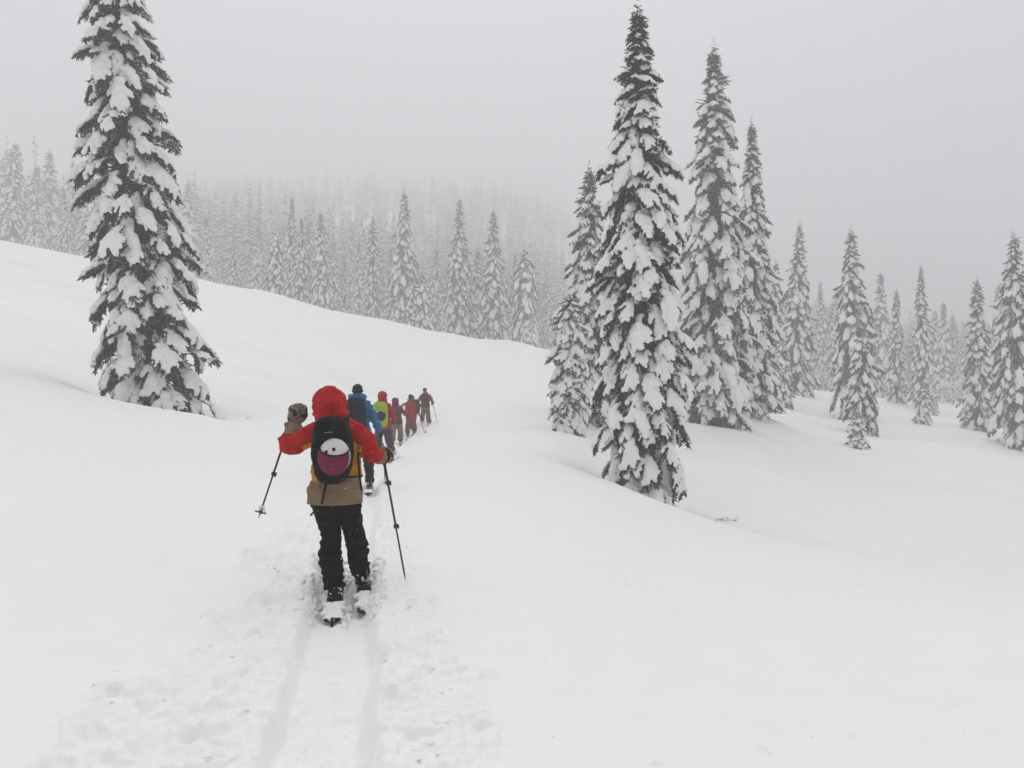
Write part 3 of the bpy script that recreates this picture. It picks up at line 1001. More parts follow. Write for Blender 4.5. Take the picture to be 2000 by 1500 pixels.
    while n < 240 and tries < 5000:
        tries += 1
        d = far(104 + 62 * rng.uniform() ** 1.1)
        px = rng.uniform(-60, 2060)
        if 1180 < px < 1540 and rng.uniform() < 0.5: continue
        if n > 135:
            px = rng.uniform(1490, 2060); d = far(103 + 34 * rng.uniform())
        if px > 1540 and d < far(103): continue
        if any(abs(px - q) < 9 and abs(d - e) < 9 for q, e in used): continue
        used.append((px, d))
        x, y, _ = W(px, 780, d)
        gz = float(H0(x, y))
        kit, hk = FK[rng.integers(4)]
        ht = rng.uniform(12, 21) * (1.0 if px < 1180 else 0.85)
        root = empty('fir_tree', (x, y, gz - 0.1), 'pale snowy fir fading into fog on the wooded hillside behind', 'tree', 'firs fading into fog on the far hillside')
        root.rotation_euler = (0, 0, rng.uniform(0, 6.28)); s = ht / hk
        root.scale = (s * rng.uniform(0.8, 1.1),) * 2 + (s,)
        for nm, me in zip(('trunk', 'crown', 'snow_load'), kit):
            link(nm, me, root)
        n += 1
    # far wood as one mass
    V0, T0, V1, T1 = [], [], [], []
    n0 = n1 = 0
    for k in range(5000):
        d = 150 + 430 * rng.uniform() ** 1.15
        px = rng.uniform(-350, 2350)
        x, y, _ = W(px, 780, d)
        if math.hypot(x, y) > 600: continue
        if float(noise2(x * 0.018, y * 0.018, 91)) + 0.35 * rng.uniform() < -0.50: continue
        gz = float(H0(x, y))
        ht = rng.uniform(9, 25) * (1.0 if px < 1180 else 0.8); r = ht * rng.uniform(0.085, 0.12)
        m = 46
        f = rng.uniform(0.02, 0.97, m); az = rng.uniform(0, 6.28, m)
        rr = r * (1.02 - f ** 1.3)
        B = np.stack([0.15 * rr * np.cos(az), 0.15 * rr * np.sin(az), f * ht + 0.3 * rr], 1) + (x, y, gz)
        D = np.stack([np.cos(az), np.sin(az), np.full(m, -0.75)], 1)
        V, T = twigs(B, D, rr * 1.25, np.full(m, 0.30) * (0.5 + 0.7 * (1 - f)))
        V0.append(V); T0.append(T + n0); n0 += len(V)
        V, T = twigs(B + (0, 0, 0.18), D, rr * 1.05, np.full(m, 0.27) * (0.5 + 0.7 * (1 - f)))
        V1.append(V); T1.append(T + n1); n1 += len(V)
        V, T = twigs(np.array([[x, y, gz]]), np.array([[0, 0, 1.0]]), np.array([ht * 1.03]), np.array([0.16]))
        V0.append(V); T0.append(T + n0); n0 += len(V)
    A = np.vstack(V0); Bv = np.vstack(V1)
    TT = np.vstack([np.vstack(T0), np.vstack(T1) + len(A)])
    mi = np.concatenate([np.zeros(sum(len(t) for t in T0), int), np.ones(sum(len(t) for t in T1), int)])
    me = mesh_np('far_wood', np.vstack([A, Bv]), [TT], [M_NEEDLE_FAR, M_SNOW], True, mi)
    tag(link('far_forest', me), 'far fir wood on the rising hillside, dissolving into fog', 'forest', None, 'stuff')

def build_haze():
    m = bpy.data.materials.new('haze'); m.use_nodes = True
    nt = m.node_tree; nt.nodes.clear()
    o = nt.nodes.new('ShaderNodeOutputMaterial'); v = nt.nodes.new('ShaderNodeVolumePrincipled')
    v.inputs['Color'].default_value = (0.825, 0.825, 0.838, 1)
    v.inputs['Density'].default_value = HAZE
    v.inputs['Anisotropy'].default_value = 0.35
    nt.links.new(v.outputs[0], o.inputs['Volume'])
    zmin = float(min(vv.co.z for vv in GROUND.data.vertices)) - 1.0
    zmax = max(float(max(vv.co.z for vv in GROUND.data.vertices)), float(TAB.max())) + 22
    s = 650.0
    V = [(x * s, y * s, z) for z in (zmin, zmax) for x, y in ((-1, -1), (1, -1), (1, 1), (-1, 1))]
    Q = [(3, 2, 1, 0), (4, 5, 6, 7), (0, 1, 5, 4), (1, 2, 6, 5), (2, 3, 7, 6), (3, 0, 4, 7)]
    ob = link('haze', mesh_np('haze', np.array(V), [np.array(Q)], [m], False))
    tag(ob, 'pale snowy fog filling the air over the slope', None, None, 'stuff')
    print('haze', zmin, zmax)
HAZE = 0.0054
# ------------------------------------------------------------------ people, their packs, poles and skis
M_SKIN = fabric('skin', (0.42, 0.25, 0.19), 0.6, 0.06)
M_HAIR = fabric('hair', (0.035, 0.022, 0.015), 0.7, 0.2)
M_METAL = new_mat('pole_metal', 0.35, 0.5)[0]
M_METAL.node_tree.nodes['Principled BSDF'].inputs['Base Color'].default_value = (0.025, 0.025, 0.027, 1)
M_METAL.node_tree.nodes['Principled BSDF'].inputs['Metallic'].default_value = 0.3
M_BLACK = fabric('black_nylon', (0.006, 0.006, 0.007), 0.7, 0.3, snow=0.09)
M_BLACKP = fabric('black_trousers', (0.005, 0.005, 0.006), 0.85, 0.3, snow=0.075)
M_BOOT = fabric('boot_shell', (0.016, 0.016, 0.018), 0.5, 0.3)
M_SOLE = fabric('boot_sole', (0.42, 0.36, 0.25), 0.7, 0.1)
M_TAN = fabric('khaki_cloth', (0.195, 0.145, 0.085), 0.8, 0.08)
M_WHITE = fabric('helmet_shell', (0.62, 0.61, 0.56), 0.35, 0.03)
M_MAROON = fabric('maroon_cover', (0.155, 0.018, 0.045), 0.65, 0.15)
M_SKI = fabric('ski_top', (0.03, 0.022, 0.022), 0.4, 0.5, 12)

def attr_mat(name, base, layers, rough=0.72, snow=0.0):
    """cloth sewn from panels; each layer is (attribute, colour): the panel lies where the attribute is positive"""
    m, nt, b = new_mat(name, 0.85, 0.12)
    col = None
    n = nnoise(nt, 6, 4)
    mul = nramp(nt, n.outputs['Fac'], [(0.3, (0.84, 0.84, 0.84)), (0.7, (1.1, 1.1, 1.1))])
    cur = base
    for an, c in layers:
        at = nt.nodes.new('ShaderNodeAttribute'); at.attribute_name = an
        st = nt.nodes.new('ShaderNodeMath'); st.operation = 'GREATER_THAN'; st.inputs[1].default_value = 0.0
        nt.links.new(at.outputs['Fac'], st.inputs[0])
        cur = nmix(nt, st.outputs[0], cur, c)
    mm = nt.nodes.new('ShaderNodeMix'); mm.data_type = 'RGBA'; mm.blend_type = 'MULTIPLY'; mm.inputs['Factor'].default_value = 1
    if isinstance(cur, tuple): mm.inputs['A'].default_value = (*cur, 1)
    else: nt.links.new(cur, mm.inputs['A'])
    nt.links.new(mul.outputs['Color'], mm.inputs['B'])
    out = mm.outputs['Result']
    if snow > 0:
        n3 = nnoise(nt, 70, 2, 0.5)
        rr = nramp(nt, n3.outputs['Fac'], [(0.80 - snow, (0, 0, 0)), (0.82 - snow, (1, 1, 1))])
        out = nmix(nt, rr.outputs['Color'], out, (0.6, 0.6, 0.64))
    nt.links.new(out, b.inputs['Base Color'])
    n2 = nnoise(nt, 14, 5, 0.6)
    n2.inputs['Distortion'].default_value = 1.2
    nbump(nt, b, n2.outputs['Fac'], 0.7, 0.03)
    return m

def set_attr(me, name, fn):
    n = len(me.vertices)
    V = np.empty(n * 3); me.vertices.foreach_get('co', V); V = V.reshape(-1, 3)
    a = me.attributes.new(name, 'FLOAT', 'POINT')
    a.data.foreach_set('value', np.asarray(fn(V), dtype=np.float32))

def folds(amp, scale, seed, stretch=(1, 1, 1)):
    def f(V, N):
        x, y, z = V[:, 0] * scale * stretch[0], V[:, 1] * scale * stretch[1], V[:, 2] * scale * stretch[2]
        a = fbm3(x + 0.5 * noise3(x, y, z, seed + 9), y, z, 2, seed)
        return amp * (1 - 2.2 * np.abs(a)) * 0.6 + amp * 0.5 * noise3(x * 0.5, y * 0.5, z * 0.5, seed + 4)
    return f

def seg_loft(g, rows, base, seg=14, up=(0, 1, 0), n=None, wr=None):
    """rows: (px, py, d, rx[, ry]); smooth limb through them"""
    R = []
    for r in rows:
        p = W(r[0], r[1], r[2]) - base
        R.append([*p, r[3], r[4] if len(r) > 4 else r[3]])
    R = np.array(R)
    n = n or max(6, len(R) * 4)
    S = spline(R, n)
    if wr:
        t = np.linspace(0, 1, n)
        S[:, 3:] *= (1 + wr[0] * np.sin(t * wr[1]) * sstep(wr[2], wr[2] + 0.15, t))[:, None]
    loft(g, S[:, :3], [(a, b) for a, b in S[:, 3:]], seg, up)
    return S

def hand(g, wrist, fdir, grip, palm_n, s=1.0, mitt=1.0):
    """a hand closed round a grip: palm, four bent fingers of unequal length, thumb from the side of the palm"""
    f = np.asarray(fdir, float); f /= np.linalg.norm(f)
    gr = np.asarray(grip, float); gr = gr - f * np.dot(gr, f); gr /= np.linalg.norm(gr)
    n = np.cross(f, gr); n /= np.linalg.norm(n)
    if np.dot(n, palm_n) < 0: n = -n
    w = np.asarray(wrist, float)
    B = np.stack([gr, n, f], 1)
    ellipsoid(g, w + f * 0.05 * s, (0.045 * s * mitt, 0.022 * s * mitt, 0.058 * s), B)
    loft(g, [w - f * 0.03 * s, w + f * 0.03 * s], [0.033 * s * mitt] * 2, 10)
    for i, L in enumerate((0.82, 1.0, 0.95, 0.75)):
        a = w + f * 0.085 * s + gr * (0.031 - 0.021 * i) * s * mitt
        p = [a, a + f * 0.032 * L * s + n * 0.010 * s, a + f * 0.034 * L * s + n * 0.040 * s, a + f * 0.006 * s + n * 0.056 * L * s, a - f * 0.016 * s + n * 0.040 * s]
        loft(g, spline(p, 9), [0.0112 * s * mitt] * 9, 8)
        ellipsoid(g, p[-1], (0.011 * s * mitt,) * 3)
    t0 = w + f * 0.022 * s + gr * 0.034 * s
    p = [t0, t0 + gr * 0.024 * s + f * 0.018 * s + n * 0.012 * s, t0 + gr * 0.02 * s + f * 0.04 * s + n * 0.036 * s, t0 + f * 0.055 * s + n * 0.05 * s]
    loft(g, spline(p, 8), np.linspace(0.0145, 0.0105, 8) * s * mitt, 8)
    ellipsoid(g, p[-1], (0.011 * s * mitt,) * 3)

def head_shapes(g, c, face=(0, 1, 0)):
    """skull with jaw, nose, ears and brow, looking along face"""
    B = basis(face, (0, 0, 1))          # columns: side, up, forward
    def at(x, u, f): return c + B[:, 0] * x + B[:, 1] * u + B[:, 2] * f
    sg = 1 if B[2, 1] > 0 else -1
    ellipsoid(g, at(0, 0.02 * sg, -0.01), (0.076, 0.095, 0.098), B)
    ellipsoid(g, at(0, -0.045 * sg, 0.022), (0.058, 0.062, 0.066), B)
    ellipsoid(g, at(0, -0.012 * sg, 0.098), (0.012, 0.026, 0.016), B)
    ellipsoid(g, at(0, -0.055 * sg, 0.082), (0.026, 0.010, 0.010), B)
    for s in (-1, 1):
        ellipsoid(g, at(s * 0.078, -0.008 * sg, -0.005), (0.010, 0.030, 0.018), B)
        ellipsoid(g, at(s * 0.03, 0.022 * sg, 0.083), (0.022, 0.007, 0.012), B)
    return at, sg

def build_body(root, base, sp, vox):
    g = Geo()
    hp = sp['head']
    hc = W(*hp[:3]) - base
    at, sg = head_shapes(g, hc, sp.get('face', (0, 1, 0)))
    t = sp['torso']
    top = W(t[-1][0], t[-1][1], t[-1][2]) - base
    loft(g, [hc - (0, 0, 0.03), hc * 0.45 + top * 0.55, top - (0, 0, 0.06)], [0.056, 0.054, 0.07], 12)
    seg_loft(g, [(r[0], r[1], r[2], r[3] * 0.72, r[4] * 0.72) for r in t[1:]], base)
    for arm in sp['arms']:
        seg_loft(g, [(r[0], r[1], r[2], min(r[3] * 0.55, 0.05)) for r in arm], base, 10)
        w = W(*arm[-1][:3]) - base
        ellipsoid(g, w, (0.032,) * 3)
    for leg in sp['legs']:
        seg_loft(g, [(r[0], r[1], r[2], r[3] * 0.62) for r in leg], base, 10)
        a = W(*leg[-1][:3]) - base
        ellipsoid(g, a + (0, 0.06, -0.07), (0.04, 0.11, 0.035))
        loft(g, [a + (0, 0, 0.02), a - (0, 0, 0.07)], [0.045, 0.04], 10)
    seg_loft(g, [(t[0][0], t[0][1], t[0][2], t[0][3] * 0.7, t[0][4] * 0.7), (t[1][0], t[1][1], t[1][2], t[1][3] * 0.7, t[1][4] * 0.7)], base)
    ellipsoid(g, W(*t[0][:3]) - base, (0.16, 0.11, 0.12))
    me = remesh(g, max(vox, 0.014), 2, None, 'body', [M_SKIN])
    body = link('body', me, root)
    ge = Geo()
    for s in (-1, 1):
        ge = Geo()
        ellipsoid(ge, at(s * 0.030, 0.004 * sg, 0.087), (0.011, 0.010, 0.010))
        link('eye', ge.mesh('eye', [M_BOOT]), root)
    return at, sg, hc

def ski_pole(name, grip, tip, label, basket=0.03, snowy=True, r=0.0105, group='trekking poles'):
    grip, tip = np.asarray(grip, float), np.asarray(tip, float)
    base = tip.copy()
    root = empty(name, base, label, 'ski pole', group)
    d = (grip - tip); L = np.linalg.norm(d); d /= L
    def P(t): return tip + d * (t * L) - base
    g = Geo()
    loft(g, [P(0.0), P(0.06)], [0.003, r * 0.7], 8)
    loft(g, [P(0.05), P(0.42)], [r * 0.78] * 2, 8)
    loft(g, [P(0.41), P(0.76)], [r * 0.95] * 2, 8)
    loft(g, [P(0.75), P(0.92)], [r * 1.15] * 2, 8)
    link('shaft', g.mesh('shaft', [M_METAL], True), root)
    for t in (0.415, 0.755):
        g = Geo()
        loft(g, [P(t - 0.016), P(t - 0.008), P(t + 0.014), P(t + 0.02)], [r * 1.3, r * 1.9, r * 1.9, r * 1.3], 10)
        B = basis(d, (0, 1, 0))
        ellipsoid(g, P(t) + B[:, 0] * r * 2.0, (r * 0.9, r * 0.8, r * 2.4), B)
        link('clamp', g.mesh('clamp', [M_METAL]), root)
    g = Geo()
    loft(g, [P(0.90), P(0.93), P(0.97), P(1.0), P(1.02)], [r * 1.5, r * 1.9, r * 1.7, r * 2.1, r * 1.4], 10)
    link('grip', g.mesh('grip', [M_BLACK]), root)
    if basket:
        B = basis(d, (0, 1, 0))
        g = Geo()
        for k in range(4):
            a = math.pi / 2 * k + 0.4
            c = P(0.055) + (B[:, 0] * math.cos(a) + B[:, 1] * math.sin(a)) * basket * 0.75
            q = []
            for j in range(9):
                b = 2 * math.pi * j / 8
                q.append(c + (B[:, 0] * math.cos(b) + B[:, 1] * math.sin(b)) * basket * 0.38)
            loft(g, q, [0.0045] * 9, 6, up=tuple(d), cap=False)
            loft(g, [P(0.055), c], [0.004] * 2, 6)
        link('basket', g.mesh('basket', [M_METAL]), root)
        if snowy:
            g = Geo()
            rg = np.random.default_rng(int(abs(tip[0]) * 100))
            for k in range(9):
                a = rg.uniform(0, 6.28)
                ellipsoid(g, P(0.062 + rg.uniform(0, 0.05)) + (B[:, 0] * math.cos(a) + B[:, 1] * math.sin(a)) * basket * rg.uniform(0.1, 0.7), (0.014, 0.014, 0.016))
            link('snow_clump', remesh(g, 0.005, 1, 500, 'snow_clump', [M_SNOWCLOD]), root)
    return root

def ski(name, tail, ang, length, label, heel=0.62, width=0.135, z_slope=0.0, cover=0.8, tail_post=True, seed=1, vox=0.012, group='splitboard skis'):
    """half of a splitboard: plank with upturned tip, binding bridge, tail hook and snow lying on it"""
    base = np.array(tail, float)
    root = empty(name, base, label, 'ski', group)
    dx, dy = math.sin(ang), math.cos(ang)
    side = np.array([dy, -dx, 0.0])
    n = 26
    def P(s, lat=0, up=0):
        z = z_slope * s + (0.16 * max(0, (s / length - 0.86) / 0.14) ** 2)
        return np.array([dx * s, dy * s, z + up]) + side * lat
    V, Q = [], []
    for i in range(n):
        s = length * i / (n - 1)
        t = i / (n - 1)
        hw = width / 2 * (0.96 + 0.12 * abs(t - 0.5) * 2) * min(1, (t + 0.004) * 40) ** 0.5 * min(1, (1.002 - t) * 9) ** 0.5
        for lat, up in ((-hw, 0), (hw, 0), (hw, 0.012), (-hw, 0.012)):
            V.append(P(s, lat, up))
    for i in range(n - 1):
        for k in range(4):
            a, b = i * 4 + k, i * 4 + (k + 1) % 4
            Q.append((a, b, b + 4, a + 4))
    Q.append((0, 3, 2, 1)); e = (n - 1) * 4; Q.append((e, e + 1, e + 2, e + 3))
    link('plank', mesh_np('plank', np.array(V), [np.array(Q)], [M_SKI], False), root)
    for s0, ln, h in ((heel - 0.02, 0.10, 0.02), (heel + 0.22, 0.14, 0.03)):
        g = Geo()
        q = [P(s0, 0, 0.012), P(s0 + ln * 0.25, 0, 0.02), P(s0 + ln * 0.75, 0, 0.02), P(s0 + ln, 0, 0.012)]
        loft(g, q, [(0.05, h * 0.6), (0.055, h), (0.055, h), (0.05, h * 0.6)], 12, up=(0, 0, 1), power=5)
        link('binding', g.mesh('binding', [M_BOOT]), root)
    if tail_post:
        g = Geo()
        loft(g, [P(0.01, -width * 0.46, 0.018), P(0.012, width * 0.46, 0.02)], [0.012, 0.012], 8, up=(0, 0, 1))
        loft(g, [P(0.03, 0, 0.03), P(-0.035, 0, 0.022), P(-0.08, 0, -0.012)], [0.011, 0.012, 0.010], 8, up=(0, 0, 1))
        link('tail_hook', g.mesh('tail_hook', [M_BOOT]), root)
    # snow lying on the plank
    rg = np.random.default_rng(seed)
    g = Geo()
    for k in range(120):
        s = rg.uniform(0.03, heel - 0.13) if k < 75 else rg.uniform(heel + 0.25, length)
        if rg.uniform() > cover: continue
        if rg.uniform() < 0.12: lat = rg.choice([-1, 1]) * width * 0.46
        else: lat = rg.uniform(-0.36, 0.36) * width
        r = rg.uniform(0.013, 0.034)
        ellipsoid(g, P(s, lat, 0.012 + r * 0.3), (r * 1.25, r * 1.25, r * 0.75))
    for s in np.arange(0.08, heel - 0.16, 0.03):
        ellipsoid(g, P(s, 0, 0.02), (width * 0.36 * cover, 0.03, 0.016 + 0.008 * math.sin(s * 20)))
    def dsp(V, N): return 0.006 * noise3(V[:, 0] * 40, V[:, 1] * 40, V[:, 2] * 40, seed) + 0.006 * noise3(V[:, 0] * 90, V[:, 1] * 90, V[:, 2] * 90, seed + 1)
    link('snow_cover', remesh(g, vox * 0.7, 1, None, 'snow_cover', [M_SNOWCLOD], dsp), root)
    return root

def build_boot(root, a, yaw, vox, s=1.0, snow=True):
    """boot under ankle point a (local), pointing along yaw"""
    d = np.array([math.sin(yaw), math.cos(yaw), 0.0])
    g = Geo()
    z0 = a[2] - 0.10 * s
    loft(g, [a + (0, 0, 0.05), a + (0, 0, -0.02), np.array([a[0], a[1], z0 + 0.01]) - d * 0.01], [(0.062 * s, 0.075 * s), (0.058 * s, 0.078 * s), (0.052 * s, 0.075 * s)], 12)
    q = [np.array([a[0], a[1], z0]) + d * t + (0, 0, h) for t, h in ((-0.085 * s, 0.045), (-0.03, 0.05), (0.06, 0.045), (0.14, 0.035), (0.20 * s, 0.03))]
    loft(g, q, [(0.034 * s, 0.036), (0.048 * s, 0.05), (0.05 * s, 0.045), (0.052 * s, 0.036), (0.036 * s, 0.024)], 12, up=(0, 0, 1))
    b = link('boot', remesh(g, max(vox, 0.009), 1, None, 'boot', [M_BOOT], folds(0.004, 16, 3)), root)
    g = Geo()
    q = [np.array([a[0], a[1], z0 - 0.002]) + d * t for t in (-0.10 * s, -0.085, -0.02, 0.10, 0.20 * s)]
    loft(g, q, [(0.030 * s, 0.012), (0.042 * s, 0.015), (0.046 * s, 0.015), (0.054 * s, 0.015), (0.035 * s, 0.012)], 12, up=(0, 0, 1), power=3)
    link('sole', g.mesh('sole', [M_SOLE]), b)
    if snow:
        g = Geo()
        rg = np.random.default_rng(int(abs(a[0] * 977)) + 5)
        for k in range(16):
            an = rg.uniform(math.pi, 2 * math.pi) if k < 11 else rg.uniform(0, 6.28)
            p = np.array([a[0] + 0.062 * math.cos(an), a[1] + 0.085 * math.sin(an), z0 + rg.uniform(0.02, 0.12)])
            ellipsoid(g, p, (rg.uniform(0.006, 0.015),) * 3)
        link('snow_crust', remesh(g, 0.006, 1, 700, 'snow_crust', [M_SNOWCLOD]), b)
    return b

def build_person(sp):
    """sp: picture-measured joints with real depths; returns root and base"""
    d = sp['d']; vox = sp['vox']
    bx = W(sp['px'], 780, d)
    base = np.array([bx[0], bx[1], float(H(bx[0], bx[1]))])
    root = empty('person', base, sp['label'], 'person', 'skiers climbing in single file')
    at, sg, hc = build_body(root, base, sp, vox)
    # trousers
    g = Geo()
    for leg in sp['legs']:
        seg_loft(g, leg, base, 14, n=34, wr=(0.10, 58, 0.42))
    t = sp['torso']
    p0 = W(*t[0][:3]) - base
    ellipsoid(g, p0 + (0, 0, 0.02), (t[0][3] * 0.88, t[0][4] * 0.92, 0.17))
    me = remesh(g, vox, 1, None, 'trousers', [sp['trousers']], folds(0.016, 9, 7, (1, 1, 1.9)))
    link('trousers', me, root)
    # jacket: torso and both sleeves in one skin
    g = Geo()
    seg_loft(g, t, base, 20, n=22)
    for arm in sp['arms']:
        seg_loft(g, arm, base, 14, n=26, wr=(0.055, 38, 0.15))
        for r in arm[:1]: ellipsoid(g, W(*r[:3]) - base, (r[3] * 1.02,) * 3)
    hemz = (W(*t[0][:3]) - base)[2]
    ff0 = folds(0.026, 7.5, 13, (1, 1, 1.2))
    seams = [W(0, q, sp['d'])[2] - base[2] for q in sp.get('seams', ())]
    def ff(V, N):
        a = ff0(V, N) + 0.006 * fbm3(V[:, 0] * 19, V[:, 1] * 19, V[:, 2] * 24, 2, 17)
        for zs in seams: a = a - 0.008 * np.exp(-((V[:, 2] - zs) / 0.007) ** 2) * (np.abs(V[:, 0]) < 0.3)
        return a
    me = remesh(g, vox, 2, None, 'jacket', [sp['jacket']], lambda V, N: ff(V, N) * np.where(np.abs(N[:, 2]) > 0.6, 0.0, 1.0) * sstep(hemz - 0.02, hemz + 0.20, V[:, 2]))
    if 'attrs' in sp:
        for an, fn in sp['attrs'](base).items():
            set_attr(me, an, fn)
    jk = link('jacket', me, root)
    if sp.get('zip_hem'):
        pass
    # gloves round the grips
    for hnd in sp['hands']:
        g = Geo()
        w = W(*hnd['wrist']) - base
        hand(g, w, hnd['dir'], hnd['grip'], hnd['n'], hnd.get('s', 1.15), hnd.get('mitt', 1.2))
        gl = remesh(g, min(vox, 0.007), 1, None, 'glove', [hnd['mat']])
        go = link('glove', gl, root)
    for (leg, yaw) in zip(sp['legs'], sp['yaw']):
        a = W(*leg[-1][:3]) - base
        build_boot(root, a - (0, 0, sp.get('ankle_drop', 0.03)), yaw, vox)
    # what is on the head
    k = sp['headwear']
    c = hc
    if k == 'hood':
        g = Geo()
        hw, hh = sp['hood']
        ellipsoid(g, c + (0, -0.012, 0.030), (hw, hw * 1.05, hh))
        ellipsoid(g, c + (0, 0.05, 0.055), (hw * 0.92, hw * 0.9, hh * 0.74))
        ellipsoid(g, c + (0.0, -0.03, -0.055), (hw * 0.93, hw * 0.92, hh * 0.72))
        nk = W(*sp['neck'][:3]) - base
        loft(g, spline([[*(c - (0, 0, 0.05)), hw * 0.9], [*(c * 0.5 + nk * 0.5), hw * 0.98], [*nk, hw * 1.06], [*(nk - (0, 0, 0.05)), hw * 0.9]], 9)[:, :3], list(np.interp(np.linspace(0, 1, 9), [0, 0.33, 0.72, 1], [hw * 0.92, hw * 0.93, hw * 1.10, hw * 0.85])), 16)
        fh = folds(0.030 if vox < 0.012 else 0.014, 7.5, 29, (1, 1, 1.2))
        def hd(V, N):
            q = np.abs(np.abs(V[:, 0] - c[0] - 0.01) - hw * 0.36)
            a = fh(V, N) - 0.007 * np.exp(-(q / 0.008) ** 2) * (V[:, 2] > c[2] - hh * 0.6)
            for k, zz in enumerate((-0.62, -0.86, -1.08)):      # gathers where the hood is drawn in at the neck
                zl = c[2] + hh * zz + 0.02 * np.sin(V[:, 0] * 22 + k * 2)
                a = a - 0.010 * np.exp(-((V[:, 2] - zl) / 0.012) ** 2)
            return a
        link('hood', remesh(g, vox, 2, None, 'hood', [sp['hoodmat']], hd), root)
        g = Geo()      # stiff peak over the face
        q = []
        for j in range(9):
            a = math.radians(-70 + 140 * j / 8)
            q.append(c + np.array([hw * 0.86 * math.sin(a), hw * (0.75 + 0.42 * math.cos(a)), 0.075 + 0.03 * math.cos(a)]))
        loft(g, q, [(0.016, 0.007)] * 9, 8, up=(0, 0, 1))
        link('hood_peak', g.mesh('hood_peak', [sp['hoodmat']]), root)
        g = Geo()      # cord lock
        ellipsoid(g, c + (hw * 1.0, -0.01, -0.06), (0.008, 0.008, 0.014)); loft(g, [c + (hw * 1.0, -0.01, -0.06), c + (hw * 1.12, -0.01, -0.085)], [0.003, 0.003], 6)
        link('hood_cord', g.mesh('hood_cord', [M_BLACK]), root)
    else:
        g = Geo()
        ellipsoid(g, c + (0, -0.012, 0.045), (0.094, 0.112, 0.092))
        ellipsoid(g, c + (0, -0.016, 0.005), (0.095, 0.110, 0.055))
        link('cap', remesh(g, max(0.009, vox * 0.6), 2, None, 'cap', [sp['capmat']], folds(0.004, 14, 5)), root)
        if k == 'peaked':
            B = basis(sp.get('face', (0, 1, 0)), (0, 0, 1))
            g = Geo()
            f = np.array(sp.get('face', (0, 1, 0)), float); f /= np.linalg.norm(f); sdv = np.array([f[1], -f[0], 0])
            V, Q = [], []
            for i in range(7):
                a = math.radians(-60 + 20 * i)
                for rr, dz in ((0.09, 0.03), (0.21 - 0.03 * (1 - math.cos(a)), 0.022)):
                    for up in (0, 0.006):
                        V.append(c + f * (rr * math.cos(a)) + sdv * (0.085 * math.sin(a) * rr / 0.1 * 0.75) + (0, 0, dz + up))
            for i in range(6):
                a = i * 4; b = a + 4
                Q += [(a, b, b + 2, a + 2), (a + 1, a + 3, b + 3, b + 1), (a + 2, b + 2, b + 3, a + 3), (a, a + 1, b + 1, b)]
            link('cap_peak', mesh_np('cap_peak', np.array(V), [np.array(Q)], [sp['capmat']], False), root)
        if k == 'beanie':
            g = Geo()
            q = [c + (0.096 * math.sin(a), -0.014 + 0.113 * math.cos(a), 0.0) for a in np.linspace(0, 2 * math.pi, 25)]
            loft(g, q, [(0.008, 0.022)] * 25, 8, up=(0, 0, 1), cap=False)
            link('cap_cuff', g.mesh('cap_cuff', [sp['capmat']]), root)
            g = Geo()
            ellipsoid(g, c + (0, -0.02, -0.035), (0.083, 0.088, 0.06))
            link('hair', remesh(g, 0.01, 1, None, 'hair', [M_HAIR], folds(0.004, 30, 8)), root)
        # hood lying folded behind the neck
        nk = W(*sp['neck'][:3]) - base
        g = Geo()
        q = [nk + (sp['collar'] * math.sin(a), 0.01 + sp['collar'] * 0.75 * math.cos(a), 0.012 * math.cos(2 * a)) for a in np.linspace(0, 2 * math.pi, 21)]
        loft(g, q, [0.042 + 0.012 * math.sin(3 * a) for a in np.linspace(0, 2 * math.pi, 21)], 10, up=(0, 0, 1), cap=False)
        ellipsoid(g, nk + (0, -sp['collar'] * 0.85, -0.02), (sp['collar'] * 0.95, 0.05, 0.06))
        ellipsoid(g, nk + (0, 0, -0.01), (sp['collar'], sp['collar'] * 0.7, 0.05))
        link('collar', remesh(g, vox, 1, None, 'collar', [sp['hoodmat']], folds(0.010, 10, 31)), root)
    return root, base

